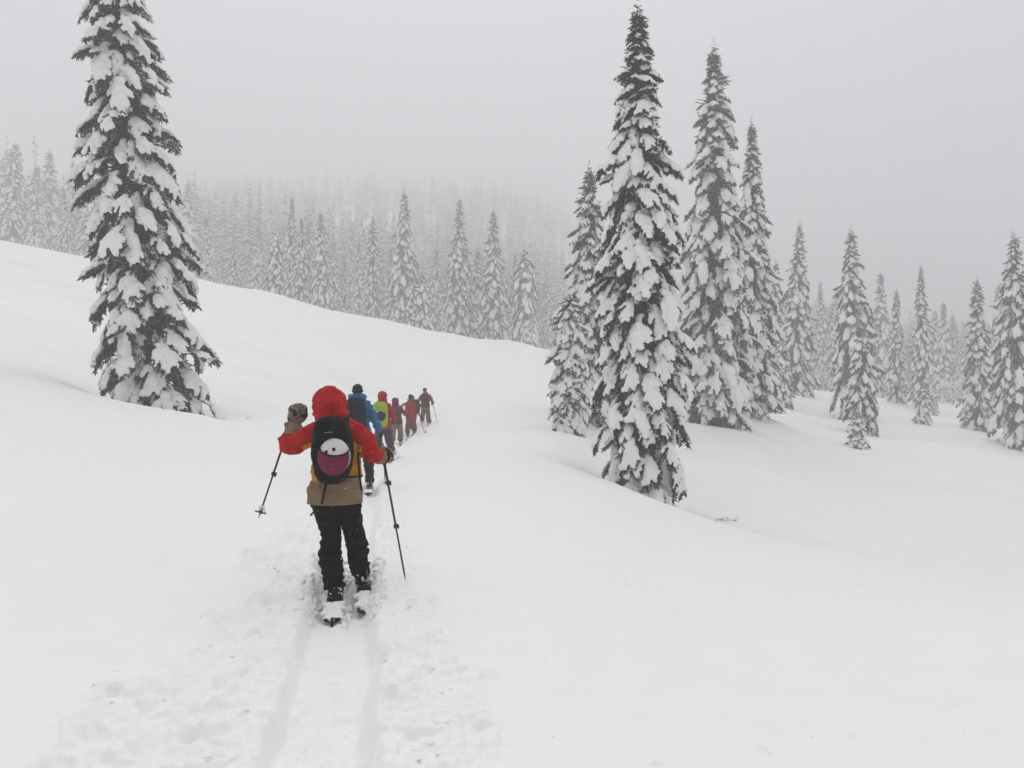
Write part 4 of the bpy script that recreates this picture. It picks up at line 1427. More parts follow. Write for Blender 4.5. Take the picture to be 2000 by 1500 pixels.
def rucksack(name, rows, d_back, depth, mat, label, vox, extras=None, lid=None, group='rucksacks on the skiers', power=3.2, seed=3):
    """rows: (px, py, half width px) from bottom to top; soft-cornered body, lid, pocket, straps"""
    c = W(rows[len(rows) // 2][0], rows[len(rows) // 2][1], d_back)
    root = empty(name, c, label, 'rucksack', group)
    k = d_back / F
    g = Geo()
    pts, rad = [], []
    for i, (px, py, hw) in enumerate(rows):
        p = W(px, py, d_back) - c
        pts.append(p - (0, depth * 0.5, 0)); rad.append((hw * k, depth * 0.5 * (0.55 if i in (0, len(rows) - 1) else 1.0)))
    S = spline(np.hstack([np.array(pts), np.array(rad)]), len(rows) * 4)
    loft(g, S[:, :3], [(a, b) for a, b in S[:, 3:]], 24, power=power)
    link('pack_body', remesh(g, vox, 2, None, 'pack_body', [mat], folds(0.010, 9, seed)), root)
    t = rows[-2]; hw = t[2] * k
    p = W(t[0], t[1], d_back) - c
    g = Geo()
    loft(g, [p + (0, -depth * 0.52, -0.075), p + (0, -depth * 0.53, -0.03), p + (0, -depth * 0.5, 0.02), p + (0, -depth * 0.42, 0.05)],
         [(hw * 1.04, depth * 0.56), (hw * 1.08, depth * 0.60), (hw * 1.0, depth * 0.55), (hw * 0.72, depth * 0.34)], 20, power=3)
    link('lid', remesh(g, vox, 1, None, 'lid', [lid or mat], folds(0.008, 10, seed + 1)), root)
    b = rows[1]
    for s in (-1, 1):      # shoulder straps going over, and compression straps down the sides
        g = Geo()
        q = [p + (s * hw * 0.6, -0.02, 0.0), p + (s * hw * 0.72, 0.09, 0.055), p + (s * hw * 0.8, 0.22, -0.02), p + (s * hw * 0.95, 0.26, -0.18), W(b[0] + s * b[2] * 0.9, b[1] - 8, d_back) - c + (0, 0.12, 0)]
        loft(g, spline(q, 16), [(0.028, 0.010)] * 16, 8)
        link('shoulder_strap', g.mesh('shoulder_strap', [M_BLACK]), root)
        g = Geo()
        for fz in (0.25, 0.62):
            q0 = W(*rows[1][:2], d_back) - c; q1 = p
            zc = q0[2] * (1 - fz) + q1[2] * fz; xc = q0[0] * (1 - fz) + q1[0] * fz
            w_ = np.interp(fz, [0, 0.5, 1], [rows[1][2], rows[len(rows) // 2][2], t[2]]) * k
            loft(g, [(xc + s * w_ * 0.98, -0.02, zc), (xc + s * w_ * 1.0, -depth * 0.5, zc - 0.012), (xc + s * w_ * 0.8, -depth * 0.98, zc - 0.02)], [(0.010, 0.004)] * 3, 6)
        link('side_strap', g.mesh('side_strap', [M_BLACK]), root)
    g = Geo()
    q = [W(b[0], b[1] - 6, d_back) - c + (0.175 * math.sin(a), 0.12 - 0.15 * math.cos(a), -0.01) for a in np.linspace(-2.2, 2.2, 17)]
    loft(g, q, [(0.035, 0.010)] * 17, 8, up=(0, 0, 1))
    link('hip_belt', g.mesh('hip_belt', [M_BLACK]), root)
    return root, c
# ------------------------------------------------------------------ the six skiers in sight and the one half hidden
def red(name, c, snow=0.0): return fabric(name, c, 0.7, 0.14, snow=snow)

def build_people():
    # ---- nearest skier
    D = 6.5
    RED, YEL, TAN = (0.42, 0.016, 0.013), (0.50, 0.235, 0.012), (0.215, 0.155, 0.092)
    jm = attr_mat('panelled_jacket', RED, [('yellow_panel', YEL), ('tan_panel', TAN)], 0.72, 0.0)
    hm = red('red_hood', (0.42, 0.012, 0.012))
    mm = None
    m, nt, b = new_mat('patterned_mitten', 0.8, 0.2)
    n = nnoise(nt, 11, 1.5)
    r = nramp(nt, n.outputs['Fac'], [(0.44, (0.016, 0.015, 0.015)), (0.48, (0.20, 0.175, 0.17)), (0.60, (0.24, 0.21, 0.2)), (0.64, (0.12, 0.09, 0.06))])
    r.color_ramp.interpolation = 'LINEAR'
    nt.links.new(r.outputs['Color'], b.inputs['Base Color'])
    def attrs(base):
        k = D / F
        zy = lambda py: W(660, py, D)[2] - base[2]
        xx = lambda px: W(px, 800, D)[0] - base[0]
        we = W(568, 862, D + 0.04) - base
        wr = W(736, 888, D + 0.08) - base
        def tan(V):
            hem = zy(935) - V[:, 2] + 0.015 * np.sin(V[:, 0] * 9)
            hem = np.where(np.abs(V[:, 0] - xx(655)) < 0.30, hem, -1)
            # cuffs: beyond planes across the forearms
            dl = (W(574, 835, D + 0.2) - W(566, 866, D)); dl /= np.linalg.norm(dl)
            cl = (V - we) @ dl
            cl = np.where((V[:, 0] < xx(602)) & (V[:, 2] > zy(872)), cl, -1)
            dr = (W(748, 893, D + 0.2) - W(724, 878, D)); dr /= np.linalg.norm(dr)
            cr = (V - wr) @ dr
            cr = np.where(V[:, 0] > xx(714), cr, -1)
            return np.maximum(hem, np.maximum(cl, cr))
        def yel(V):
            a = np.minimum(zy(862) - V[:, 2] - 0.45 * (np.abs(V[:, 0] - xx(655)) - 0.18), 0.262 - np.abs(V[:, 0] - xx(653)))
            return a
        return {'tan_panel': tan, 'yellow_panel': yel}
    spA = dict(
        d=D, px=662, vox=0.0095, label='nearest skier in a red, yellow and tan jacket, hood up, left mitten raised',
        head=(643, 797, D - 0.0, 34), neck=(650, 826, D), face=(-0.05, 1, -0.15),
        torso=[(654, 983, D, 0.244, 0.17), (654, 968, D, 0.240, 0.165), (655, 945, D, 0.228, 0.155), (656, 915, D, 0.216, 0.145), (657, 880, D, 0.215, 0.14), (657, 855, D, 0.225, 0.145), (656, 838, D, 0.215, 0.135), (653, 826, D, 0.150, 0.12), (651, 815, D, 0.09, 0.09)],
        arms=[[(617, 843, D, 0.088), (598, 854, D, 0.092), (580, 867, D, 0.088), (566, 871, D - 0.01, 0.082), (564, 860, D + 0.04, 0.078), (570, 848, D + 0.10, 0.074), (573, 833, D + 0.18, 0.068)],
              [(697, 845, D, 0.088), (709, 858, D, 0.092), (719, 874, D - 0.01, 0.09), (724, 885, D + 0.01, 0.080), (736, 890, D + 0.10, 0.072), (747, 893, D + 0.20, 0.066)]],
        legs=[[(638, 985, D, 0.112), (639, 1008, D - 0.01, 0.104), (645, 1038, D + 0.02, 0.084), (645, 1060, D, 0.086), (645, 1080, D - 0.03, 0.090), (646, 1103, D - 0.06, 0.090), (650, 1124, D - 0.08, 0.084), (653, 1148, D - 0.10, 0.086)],
              [(683, 985, D, 0.108), (685, 1005, D + 0.02, 0.098), (691, 1034, D + 0.10, 0.086), (696, 1056, D + 0.14, 0.086), (699, 1078, D + 0.18, 0.094), (700, 1098, D + 0.22, 0.088), (705, 1120, D + 0.26, 0.080)]],
        yaw=[-0.15, -0.20], trousers=M_BLACKP, jacket=jm, attrs=attrs, headwear='hood', hood=(0.136, 0.150), hoodmat=hm,
        hands=[dict(wrist=(575, 832, D + 0.2), dir=(0.0, 0.05, 1), grip=(0.4, 0.9, 0.0), n=(1, -0.2, 0), s=1.55, mitt=1.25, mat=m),
               dict(wrist=(750, 892, D + 0.22), dir=(0.35, 0.9, 0.15), grip=(-0.25, 0, 1), n=(-1, 0, 0), s=1.35, mitt=1.25, mat=m)],
        ankle_drop=0.0, seams=(935, 974))
    root, base = build_person(spA)
    # black cuff of the right glove, wrist strap of the left one, hem cords
    g = Geo()
    q = [W(748, 893, D + 0.2), W(754, 890, D + 0.24)]
    loft(g, [p - base for p in q], [0.062, 0.055], 12)
    link('glove_cuff', g.mesh('glove_cuff', [M_BLACK]), root)
    g = Geo()
    q = [W(562, 838, D + 0.2) - base, W(575, 841, D + 0.11) - base, W(589, 836, D + 0.2) - base]
    loft(g, spline(q, 9), [(0.012, 0.006)] * 9, 6)
    q = [W(584, 794, D + 0.2) - base, W(590, 797, D + 0.18) - base, W(597, 801, D + 0.17) - base]
    loft(g, q, [0.006, 0.005, 0.004], 6)
    link('wrist_strap', g.mesh('wrist_strap', [M_BLACK]), root)
    for q, r in (([W(637, 940, D - 0.19), W(633, 962, D - 0.19), W(628, 984, D - 0.18)], (0.010, 0.004)), ([W(699, 885, D - 0.14), W(702, 925, D - 0.15), W(706, 958, D - 0.15)], (0.009, 0.005)),
                 ([W(612, 1001, D - 0.1), W(606, 1007, D - 0.1)], (0.008, 0.005))):
        g = Geo()
        loft(g, [p - base for p in q], [r] * len(q), 6)
        link('hanging_strap', g.mesh('hanging_strap', [M_BLACK]), root)
    g = Geo()   # ochre inner gaiters showing at the right hem
    for px, py in ((689, 1112), (716, 1112)):
        p = W(px, py, D + 0.20) - base
        loft(g, [p, p - (0, 0, 0.06)], [(0.006, 0.004), (0.014, 0.006)], 8)
    link('gaiter_tab', g.mesh('gaiter_tab', [fabric('ochre_cloth', (0.35, 0.16, 0.03))]), root)
    # rucksack with the helmet strapped on
    pk, c = rucksack('rucksack', [(656, 942, 13), (656, 936, 23), (655, 917, 34), (655, 885, 39), (655, 852, 37), (653, 830, 30), (652, 824, 22)], D - 0.13, 0.21, M_BLACK,
                     'black rucksack on the nearest skier, carrying a white helmet in a maroon cover', 0.010)
    g = Geo()   # maker's mark: small pale lettering strokes, unreadable at this size
    p = W(655, 842, D - 0.13) - c + (0, -0.236, 0)
    for i, (x, w_) in enumerate(((-0.026, 0.010), (-0.012, 0.006), (-0.001, 0.009), (0.012, 0.007), (0.024, 0.010))):
        loft(g, [p + (x - w_ / 2, 0, 0.002 * x * 40), p + (x + w_ / 2, 0, 0.002 * x * 40)], [(0.004, 0.0025)] * 2, 4, up=(0, 0, 1))
    link('woven_mark', g.mesh('woven_mark', [fabric('pale_thread', (0.6, 0.6, 0.6))]), pk)
    hd = W(653, 892, D - 0.36)
    hr = empty('helmet', hd, 'white ski helmet with dark vents in a maroon cover on the nearest rucksack', 'helmet')
    R3 = np.array([0.132, 0.10, 0.152])
    g = Geo(); V, T, Q = sphere_arrays(36, 24); g.add(V * R3, T, Q)
    link('shell', g.mesh('shell', [M_WHITE]), hr)
    g = Geo()
    V, Q = [], []
    nu, nv = 25, 14
    border = []
    for i in range(nu):
        th = math.radians(-74 + 148 * i / (nu - 1))
        e0 = math.radians(6 + 22 * (th / math.radians(74)) ** 2 - 7 * math.sin(th))
        for j in range(nv):
            e = e0 + (math.radians(-86) - e0) * j / (nv - 1)
            dvec = np.array([math.sin(th) * math.cos(e), -math.cos(th) * math.cos(e), math.sin(e)])
            V.append(dvec * (R3 + 0.007))
            if j == 0: border.append(dvec * (R3 + 0.009))
    for i in range(nu - 1):
        for j in range(nv - 1):
            a = i * nv + j
            Q.append((a, a + 1, a + nv + 1, a + nv))
    o = link('maroon_cover', mesh_np('maroon_cover', np.array(V), [np.array(Q)], [M_MAROON]), hr)
    so = o.modifiers.new('thick', 'SOLIDIFY'); so.thickness = 0.004
    g = Geo(); loft(g, border, [0.006] * nu, 8, up=(0, -1, 0)); link('cover_rim', g.mesh('cover_rim', [M_BLACK]), hr)
    for th, el in ((8, 26), (-22, 17)):
        th, el = math.radians(th), math.radians(el)
        dv = np.array([math.sin(th) * math.cos(el), -math.cos(th) * math.cos(el), math.sin(el)])
        g = Geo(); B = basis(dv, (0, 0, 1))
        loft(g, [dv * R3 * 0.985, dv * (R3 + 0.003) * 1.0], [(0.013, 0.015)] * 2, 16, up=(0, 0, 1), power=4)
        link('vent', g.mesh('vent', [M_BOOT]), hr)
    # poles
    ski_pole('ski_pole', W(574, 806, D + 0.22), W(505, 1012, D + 0.15), 'trekking pole dangling from the raised left mitten, basket clotted with snow', 0.045)
    ski_pole('ski_pole', W(747, 884, D + 0.26), W(792, 1133, D + 0.15), 'trekking pole planted in the snow by the nearest skier on the right', 0)
    # skis
    def gd(px, py, d, up): p = W(px, py, d); return np.array([p[0], p[1], p[2] + up])
    ski('ski', W(649, 1216, 5.72), -0.20, 1.45, 'snow-covered left splitboard ski of the nearest skier, tail hook showing', heel=0.55, cover=0.95, seed=4, z_slope=0.03)
    ski('ski', W(716, 1199, 5.96), -0.22, 1.45, 'right splitboard ski of the nearest skier with dark tail bare of snow', heel=0.66, cover=0.48, seed=9, tail_post=False, z_slope=0.03)

    # ---- blue jacket
    D = 13.7
    blue = fabric('blue_jacket', (0.006, 0.14, 0.27), 0.7, 0.12); navy = fabric('navy_pack', (0.007, 0.010, 0.024), 0.75, 0.25, snow=0.01)
    gb = fabric('dark_glove', (0.02, 0.02, 0.024))
    spB = dict(d=D, px=708, vox=0.016, label='tall skier in a blue jacket and black beanie, second from the camera',
        head=(698.5, 764, D, 10), neck=(699, 774, D), face=(0.5, 1, -0.1),
        torso=[(703, 855, D, 0.22, 0.15), (702, 845, D, 0.22, 0.15), (700, 825, D, 0.20, 0.14), (699, 805, D, 0.215, 0.14), (699, 791, D, 0.225, 0.14), (699, 784, D, 0.17, 0.12), (699, 777, D, 0.09, 0.09)],
        arms=[[(681, 790, D, 0.075), (674, 803, D + 0.03, 0.072), (670, 820, D + 0.1, 0.066), (676, 836, D + 0.3, 0.055)],
              [(718, 790, D, 0.078), (725, 803, D, 0.075), (731, 818, D, 0.070), (737, 832, D + 0.06, 0.062), (742, 842, D + 0.15, 0.052)]],
        legs=[[(694, 852, D, 0.115), (690, 876, D + 0.15, 0.10), (688, 900, D + 0.3, 0.085), (689, 922, D + 0.25, 0.08)],
              [(714, 852, D, 0.115), (717, 878, D, 0.10), (720, 902, D, 0.088), (722, 925, D - 0.1, 0.082), (722, 941, D - 0.15, 0.082)]],
        yaw=[-0.1, -0.1], trousers=M_BLACKP, jacket=blue, headwear='beanie', hoodmat=blue, capmat=M_BLACK, collar=0.135,
        hands=[dict(wrist=(678, 838, D + 0.32), dir=(0.2, 1, 0), grip=(0, 0, 1), n=(1, 0, 0), mat=gb), dict(wrist=(743, 844, D + 0.16), dir=(0.2, 0.9, -0.5), grip=(0, 0.4, 1), n=(-1, 0, 0), mat=gb)])
    root, base = build_person(spB)
    g = Geo()
    hc = W(698.5, 764, D) - base
    for s in (1,):
        q = [hc + (0.05, 0.10, 0.01), hc + (0.088, 0.055, 0.012), hc + (0.10, 0.0, 0.02)]
        loft(g, spline(q, 8), [(0.006, 0.026)] * 6 + [(0.005, 0.018), (0.004, 0.012)], 8, up=(0, 0, 1))
    link('goggles', g.mesh('goggles', [M_WHITE]), root)
    pk, _ = rucksack('rucksack', [(700, 856, 12), (700, 851, 17), (699, 830, 20), (698, 808, 21), (698, 795, 19), (698, 785, 16), (698, 782, 11)], D - 0.13, 0.24, navy, 'large navy rucksack on the skier in the blue jacket', 0.018, seed=5)
    ski_pole('ski_pole', W(744, 842, D + 0.2), W(753, 948, D + 0.3), 'pole of the skier in the blue jacket, right side', 0.04, False)
    ski('ski', W(719, 966, 12.9), -0.17, 1.5, 'snow-dusted right ski of the skier in the blue jacket', heel=0.6, cover=0.95, seed=14, vox=0.02)
    ski('ski', W(692, 945, 13.4), -0.17, 1.5, 'left ski of the skier in the blue jacket, hidden behind the nearest skier', heel=0.6, cover=0.8, seed=15, vox=0.02)

    # ---- red hood, lime pack
    D = 20.4
    r2 = red('crimson_jacket', (0.36, 0.006, 0.012)); lime = fabric('lime_cover', (0.30, 0.42, 0.02), 0.6, 0.15)
    dg = fabric('slate_trousers', (0.045, 0.038, 0.058), 0.85, 0.2)
    spC = dict(d=D, px=752, vox=0.019, label='skier in a crimson hooded jacket and slate trousers, third from the camera',
        head=(747, 776, D, 8), neck=(747, 785, D), face=(0.1, 1, -0.1),
        torso=[(749, 838, D, 0.22, 0.15), (749, 830, D, 0.22, 0.15), (747, 815, D, 0.20, 0.14), (746, 800, D, 0.22, 0.14), (746, 792, D, 0.22, 0.13), (746, 787, D, 0.14, 0.11), (747, 782, D, 0.09, 0.09)],
        arms=[[(734, 793, D, 0.08), (729, 804, D + 0.05, 0.075), (731, 816, D + 0.3, 0.06)],
              [(759, 793, D, 0.085), (765, 803, D, 0.080), (770, 814, D, 0.072), (769, 820, D + 0.2, 0.06)]],
        legs=[[(741, 838, D, 0.12), (739, 852, D + 0.1, 0.10), (738, 866, D + 0.25, 0.09), (738, 878, D + 0.2, 0.085)],
              [(756, 838, D, 0.12), (759, 853, D, 0.11), (762, 868, D, 0.095), (766, 880, D - 0.1, 0.088)]],
        yaw=[0.05, -0.05], trousers=dg, jacket=r2, headwear='hood', hood=(0.130, 0.145), hoodmat=r2,
        hands=[dict(wrist=(732, 817, D + 0.32), dir=(0.2, 1, 0), grip=(0, 0, 1), n=(1, 0, 0), mat=gb), dict(wrist=(769, 821, D + 0.22), dir=(-0.1, 0.9, -0.3), grip=(0, 0.4, 1), n=(-1, 0, 0), mat=gb)])
    root, base = build_person(spC)
    pk, c = rucksack('rucksack', [(746, 834, 8), (746, 831, 11), (745.5, 818, 13.5), (745, 803, 13.5), (744.5, 791, 12.5), (744.5, 787, 9)], D - 0.13, 0.26, lime, 'lime green rucksack cover on the crimson-hooded skier', 0.02, seed=7, lid=lime)
    hh = W(744.5, 812, D - 0.42)
    hr = empty('helmet', hh, 'black helmet strapped to the lime green rucksack', 'helmet')
    g = Geo(); ellipsoid(g, (0, 0, 0), (0.115, 0.09, 0.15)); link('shell', remesh(g, 0.014, 1, None, 'shell', [M_BOOT], folds(0.008, 9, 3)), hr)
    g = Geo()
    q = [(0.10 * math.sin(a), -0.045, 0.02 + 0.125 * math.cos(a)) for a in np.linspace(-0.9, 0.9, 9)]
    loft(g, q, [0.008] * 9, 6, up=(0, -1, 0)); link('rim', g.mesh('rim', [M_WHITE]), hr)
    ski('ski', W(764, 893, 19.7), -0.10, 1.5, 'ski under the crimson-hooded skier, half sunk in powder', heel=0.6, cover=0.95, seed=24, vox=0.025)

    # ---- maroon hood, khaki trousers
    D = 28.0
    mar = fabric('wine_jacket', (0.18, 0.006, 0.014), 0.75, 0.15); kh = fabric('khaki_trousers', (0.20, 0.14, 0.065), 0.85, 0.12)
    pk4 = fabric('brown_black_pack', (0.035, 0.028, 0.028), 0.8, 0.4)
    spD = dict(d=D, px=775, vox=0.021, label='skier in a wine-red hooded jacket and khaki trousers, fourth in line',
        head=(772, 785, D, 6), neck=(772, 791, D), face=(0.1, 1, -0.1),
        torso=[(775, 829, D, 0.21, 0.15), (775, 824, D, 0.21, 0.15), (774, 812, D, 0.19, 0.14), (773, 802, D, 0.21, 0.14), (773, 797, D, 0.21, 0.13), (773, 793, D, 0.14, 0.11), (773, 789, D, 0.09, 0.09)],
        arms=[[(765, 798, D, 0.075), (760, 806, D + 0.05, 0.07), (763, 815, D + 0.3, 0.06)],
              [(782, 797, D, 0.078), (786, 803, D, 0.074), (790, 808, D + 0.02, 0.065), (793, 811, D + 0.1, 0.055)]],
        legs=[[(769, 828, D, 0.12), (768, 840, D, 0.10), (767, 850, D, 0.10), (767, 860, D - 0.1, 0.10)],
              [(780, 828, D, 0.12), (782, 840, D + 0.1, 0.10), (782, 851, D + 0.2, 0.105), (782, 860, D + 0.2, 0.11)]],
        yaw=[0, 0], trousers=kh, jacket=mar, headwear='hood', hood=(0.132, 0.14), hoodmat=mar,
        hands=[dict(wrist=(764, 816, D + 0.32), dir=(0.2, 1, 0), grip=(0, 0, 1), n=(1, 0, 0), mat=gb), dict(wrist=(794, 811, D + 0.12), dir=(0.6, 0.7, -0.3), grip=(0, 0.4, 1), n=(-1, 0, 0), mat=gb)])
    build_person(spD)
    rucksack('rucksack', [(775, 825, 6), (775, 823, 8.5), (774, 814, 9.5), (773, 804, 9.5), (772.5, 798, 8), (772.5, 795, 6)], D - 0.13, 0.22, pk4, 'dark brown rucksack on the skier with khaki trousers', 0.022, seed=9)
    ski_pole('ski_pole', W(774, 822, D - 0.1), W(791.5, 882, D - 1.2), 'thin pole slanting behind the skier with khaki trousers', 0.04, False)
    ski('ski', W(782, 868, 27.0), 0.0, 1.5, 'ski under the skier with khaki trousers, sunk in powder', heel=0.6, cover=0.95, seed=34, vox=0.03)

    # ---- all maroon, black beanie
    D = 31.0
    mr2 = fabric('brick_suit', (0.25, 0.010, 0.014), 0.75, 0.15); mr3 = fabric('brick_trousers', (0.16, 0.010, 0.018), 0.8, 0.15)
    spE = dict(d=D, px=802, vox=0.021, label='skier in a brick-red suit and black beanie without a rucksack, fifth in line',
        head=(802, 776, D, 5), neck=(802, 781, D), face=(0.1, 1, -0.1),
        torso=[(802, 818, D, 0.21, 0.15), (802, 814, D, 0.21, 0.15), (802, 803, D, 0.20, 0.14), (802, 793, D, 0.21, 0.14), (802, 787, D, 0.20, 0.13), (802, 784, D, 0.13, 0.11), (802, 781, D, 0.09, 0.09)],
        arms=[[(795, 789, D, 0.08), (794, 799, D + 0.12, 0.07), (796, 807, D + 0.35, 0.06)], [(809, 789, D, 0.08), (810, 799, D + 0.12, 0.07), (808, 807, D + 0.35, 0.06)]],
        legs=[[(798, 818, D, 0.115), (797, 828, D, 0.10), (796, 838, D - 0.1, 0.095), (796, 846, D - 0.15, 0.09)],
              [(806, 818, D, 0.115), (808, 827, D + 0.1, 0.10), (810, 836, D + 0.2, 0.095), (809, 842, D + 0.2, 0.09)]],
        yaw=[0.1, 0.5], trousers=mr3, jacket=mr2, headwear='beanie', hoodmat=mr2, capmat=M_BLACK, collar=0.10,
        hands=[dict(wrist=(797, 808, D + 0.37), dir=(0, 1, 0), grip=(0, 0, 1), n=(1, 0, 0), mat=gb), dict(wrist=(807, 808, D + 0.37), dir=(0, 1, 0), grip=(0, 0, 1), n=(-1, 0, 0), mat=gb)])
    build_person(spE)
    ski_pole('ski_pole', W(797, 828, D - 0.3), W(800.5, 866, D - 1.0), 'pole in front of the brick-red suit trousers', 0.04, False)
    ski('ski', W(796, 854, 30.2), 0.1, 1.5, 'left ski under the skier in the brick-red suit', heel=0.6, cover=0.7, seed=44, vox=0.03)
    ski('ski', W(806, 850, 30.7), 0.5, 0.95, 'right ski of the skier in the brick-red suit, turned outward', heel=0.5, cover=0.5, seed=45, vox=0.03)

    # ---- grey jacket, mostly hidden
    D = 32.6
    gr = fabric('grey_jacket', (0.24, 0.26, 0.27), 0.75, 0.12)
    spG = dict(d=D, px=807, vox=0.021, label='skier in a grey jacket half hidden behind the brick-red suit, arms spread',
        head=(805, 778, D, 5), neck=(806, 783, D), face=(0.3, 1, -0.1),
        torso=[(806, 816, D, 0.19, 0.15), (806, 811, D, 0.19, 0.15), (806, 802, D, 0.18, 0.14), (806, 793, D, 0.2, 0.14), (806, 787, D, 0.19, 0.13), (806, 785, D, 0.13, 0.11), (806, 783, D, 0.09, 0.09)],
        arms=[[(799, 788, D, 0.07), (793, 788, D, 0.068), (786, 792, D, 0.062), (782, 796, D, 0.05)], [(812, 790, D, 0.07), (815, 798, D, 0.068), (818, 807, D, 0.058), (821, 813, D, 0.05)]],
        legs=[[(803, 816, D, 0.10), (803, 826, D, 0.09), (803, 836, D, 0.085), (803, 841, D, 0.08)], [(809, 816, D, 0.10), (808, 826, D, 0.09), (807, 836, D, 0.085), (807, 840, D, 0.08)]],
        yaw=[0, 0], trousers=dg, jacket=gr, headwear='beanie', hoodmat=gr, capmat=M_BLACK, collar=0.10,
        hands=[dict(wrist=(781, 797, D), dir=(-0.4, 0.5, -0.6), grip=(0, 0.6, 0.6), n=(1, 0, 0), mat=gb), dict(wrist=(822, 815, D), dir=(0.3, 0.4, -0.8), grip=(0.6, 0.6, 0.2), n=(-1, 0, 0), mat=gb)])
    build_person(spG)
    rucksack('rucksack', [(814, 806, 5), (814, 804, 6.5), (813.5, 796, 7.5), (812.5, 788, 7), (812, 783, 6), (812, 781, 4)], D - 0.1, 0.20, M_BLACK, 'black rucksack sticking out to the right of the brick-red suit', 0.022, seed=11)
    ski_pole('ski_pole', W(821.5, 814, D - 0.1), W(828.5, 850, D - 0.7), 'pole of the half hidden skier in the grey jacket', 0.04, False)

    # ---- front skier
    D = 34.5
    r6 = red('coral_jacket', (0.38, 0.018, 0.014)); br = fabric('brown_trousers', (0.15, 0.075, 0.035), 0.85, 0.12)
    spF = dict(d=D, px=831, vox=0.021, label='leading skier in a coral-red jacket, brown trousers and dark peaked cap',
        head=(830, 763, D, 5), neck=(831, 768, D), face=(-0.9, 0.6, 0.0),
        torso=[(831, 799, D, 0.20, 0.15), (831, 795, D, 0.20, 0.15), (831, 786, D, 0.19, 0.14), (831, 778, D, 0.21, 0.14), (831, 772, D, 0.20, 0.13), (831, 770, D, 0.14, 0.11), (831, 767, D, 0.09, 0.09)],
        arms=[[(823, 773, D, 0.075), (819, 780, D, 0.07), (816.5, 787, D + 0.03, 0.062), (818, 791, D + 0.2, 0.05)], [(839, 773, D, 0.078), (842, 779, D, 0.072), (845, 785, D, 0.065), (844, 788, D + 0.15, 0.052)]],
        legs=[[(827, 798, D, 0.115), (826, 807, D + 0.1, 0.10), (825.5, 815, D + 0.3, 0.095), (825, 822, D + 0.3, 0.09)], [(835, 798, D, 0.115), (836, 808, D, 0.105), (837, 817, D - 0.05, 0.11), (838, 825, D - 0.1, 0.115)]],
        yaw=[0.1, 0.1], trousers=br, jacket=r6, headwear='peaked', hoodmat=r6, capmat=fabric('charcoal_cap', (0.03, 0.033, 0.03)), collar=0.11,
        hands=[dict(wrist=(818, 792, D + 0.2), dir=(0.3, 0.9, -0.1), grip=(0, 0.2, 1), n=(1, 0, 0), mat=gb), dict(wrist=(844.5, 789, D + 0.16), dir=(0.1, 0.9, -0.1), grip=(0, 0.2, 1), n=(-1, 0, 0), mat=gb)])
    build_person(spF)
    rucksack('rucksack', [(830.5, 795, 8), (830.5, 793, 9), (830.5, 786, 8.2), (830, 778, 7.8), (830, 773, 6.5), (830, 770.5, 4.5)], D - 0.12, 0.20, fabric('charcoal_pack', (0.022, 0.024, 0.026), snow=0.01), 'charcoal rucksack on the leading skier', 0.022, seed=13)
    ski_pole('ski_pole', W(844.5, 786, D + 0.1), W(856, 832, D + 0.0), 'pole held out to the right by the leading skier', 0.05, False)
    ski('ski', W(837, 831, 33.9), 0.1, 1.5, 'ski beneath the leading skier, buried in powder', heel=0.6, cover=0.95, seed=54, vox=0.03)

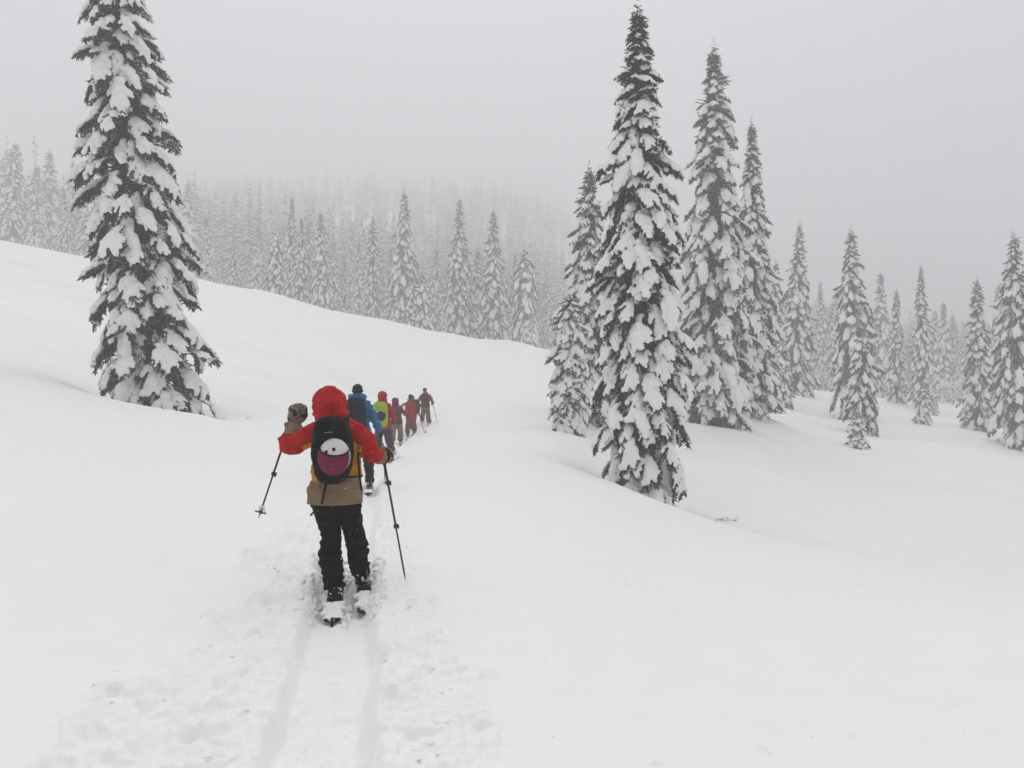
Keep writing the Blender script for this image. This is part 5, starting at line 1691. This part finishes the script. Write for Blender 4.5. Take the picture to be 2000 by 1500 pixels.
def build_small():
    # twigs poking out of the snow
    for nm, px, py, lab, n, L in (('bush', 1418, 1006, 'snow-buried bush tips in the hollow right of the tallest near fir', 12, 0.26),
                                  ('twig', 481, 826, 'single bare twig poking out of the open snow left of the skiers', 2, 0.30),
                                  ('fallen_branch', 1437, 806, 'broken branches lying half buried between the two tall rimed firs', 30, 0.8)):
        d = hit(px, py)
        x, y, _ = W(px, py, d)
        z = float(H(x, y))
        rg = np.random.default_rng(int(px))
        root = empty(nm, (x, y, z), lab, nm.replace('_', ' '))
        B = np.stack([rg.normal(0, L * 0.6, n), rg.normal(0, L * 0.25, n), np.full(n, -0.03)], 1) * (0 if n < 5 else 1)
        Dv = np.stack([rg.normal(0.5, 0.6, n), rg.normal(0, 0.4, n), rg.uniform(0.35, 1.0, n)], 1)
        V, T = twigs(B, Dv, rg.uniform(0.4, 1, n) * L * (0.55 if n > 5 else 1), np.full(n, 0.006 if n < 5 else 0.012))
        link('stems', mesh_np('stems', V, [T], [M_NEEDLE_MID]), root)
        if n > 5:
            g = Geo()
            for k in range(16):
                r = rg.uniform(0.05, 0.13) * L / 0.45
                ellipsoid(g, (rg.normal(0, L * 0.65), rg.normal(0, L * 0.3), rg.uniform(-0.02, 0.10)), (r * 1.3, r, r * 0.6))
            link('snow_cap', remesh(g, 0.03, 2, 1200, 'snow_cap', [M_SNOW]), root)
    # young stems bowed over under snow in front of the far trees
    for px, py, dd, lab in ((1590, 752, 92, 'arched sapling bowed under snow right of the tall narrow lone fir'), (1612, 748, 96, 'arched sapling bowed under snow beside the hazy thin fir'),
                            (1862, 782, 92, 'leafless sapling bowed under snow in the mist left of the dark-skirted fir'), (1880, 775, 96, 'leafless bent sapling nearer the dark-skirted fir')):
        d = far(dd); rg = np.random.default_rng(px)
        x, y, _ = W(px, 780, d); z = float(H(x, y))
        root = empty('sapling', (x, y, z), lab, 'sapling')
        g, gs = Geo(), Geo()
        for k in range(11):
            a = rg.uniform(-1.2, 1.2); L = rg.uniform(2.2, 4.5); hgt = rg.uniform(1.5, 5.5)
            p = np.array([[0, 0, hgt * 0.5], [L * 0.3 * math.cos(a), L * 0.3 * math.sin(a), hgt * 0.5 + L * 0.35], [L * 0.7 * math.cos(a), L * 0.7 * math.sin(a), hgt * 0.5 + L * 0.38], [L * math.cos(a), L * math.sin(a), hgt * 0.5 + L * 0.12]])
            if rg.uniform() < 0.35: p[:, 0] *= -1
            S = spline(p, 10)
            loft(g, S, np.linspace(0.05, 0.015, 10), 5); loft(gs, S + (0, 0, 0.06), np.linspace(0.09, 0.05, 10) * rg.uniform(0.6, 1.2), 6)
        loft(g, [(0, 0, -0.5), (0, 0, 3.5)], [0.10, 0.04], 6)
        link('stem', g.mesh('stem', [M_BARK]), root); so = link('snow_load', gs.mesh('snow_load', [M_SNOW]), root)
        so['kind'] = 'stuff'
    # loose clods thrown out beside the track
    rg = np.random.default_rng(77)
    g = Geo()
    lowV, lowT, lowQ = sphere_arrays(7, 5)
    for k in range(260):
        y = 2.6 + 11 * rg.uniform() ** 1.4
        w_ = rg.normal(0, 0.32 + 0.28 * max(0, 1 - y / 12))
        if abs(w_) < 0.3: w_ += 0.35 * np.sign(w_)
        x = float(track_x(y)) + w_
        r = 0.006 + 0.016 * rg.uniform() ** 4
        z = float(H(x, y)) - r * 0.05
        V = lowV * r * rg.uniform(0.7, 1.3, 3) * (1.2, 1.2, 0.6) * (1 + 0.25 * noise3(lowV[:, 0] * 2 + k, lowV[:, 1] * 2, lowV[:, 2] * 2, 3))[:, None]
        g.add(V + (x, y, z), lowT, lowQ)
    # around the skis
    for k in range(420):
        s = rg.choice([-1, 1]); y = rg.uniform(5.6, 7.4)
        x = float(track_x(y)) + 0.02 + s * rg.choice([0.0, 0.25, 0.28, 0.31]) + rg.normal(0, 0.03)
        r = 0.008 + 0.022 * rg.uniform() ** 2
        z = float(H(x, y)) + r * 0.3
        V = lowV * r * rg.uniform(0.7, 1.2, 3) * (1 + 0.3 * noise3(lowV[:, 0] * 2 + k, lowV[:, 1] * 2, lowV[:, 2] * 2, 4))[:, None]
        g.add(V + (x, y, z), lowT, lowQ)
    tag(link('snow_clods', g.mesh('snow_clods', [M_SNOWCLOD])), 'loose lumps of powder kicked up along the skin track', 'snow', None, 'stuff')
    # falling snow
    g = Geo()
    fv, ft, fq = sphere_arrays(6, 4)
    for k in range(900):
        y = rg.uniform(2.0, 16); x = rg.uniform(-0.72, 0.72) * y; z = CAMZ + rg.uniform(-0.5, 0.5) * y
        if z < float(H0(x, y)) + 0.05: continue
        r = rg.uniform(0.0012, 0.0030)
        g.add(fv * r + (x, y, z), ft, fq)
    tag(link('falling_snow', g.mesh('falling_snow', [M_SNOWCLOD])), 'fine snowflakes drifting down through the fog', 'snowflakes', None, 'stuff')
# ------------------------------------------------------------------ build
import time as _t
_t0 = _t.time()
GROUND = build_ground(); print('ground', _t.time() - _t0)
plant_forest(); print('forest', _t.time() - _t0)
build_people(); print('people', _t.time() - _t0)
build_small(); print('small', _t.time() - _t0)
build_haze()
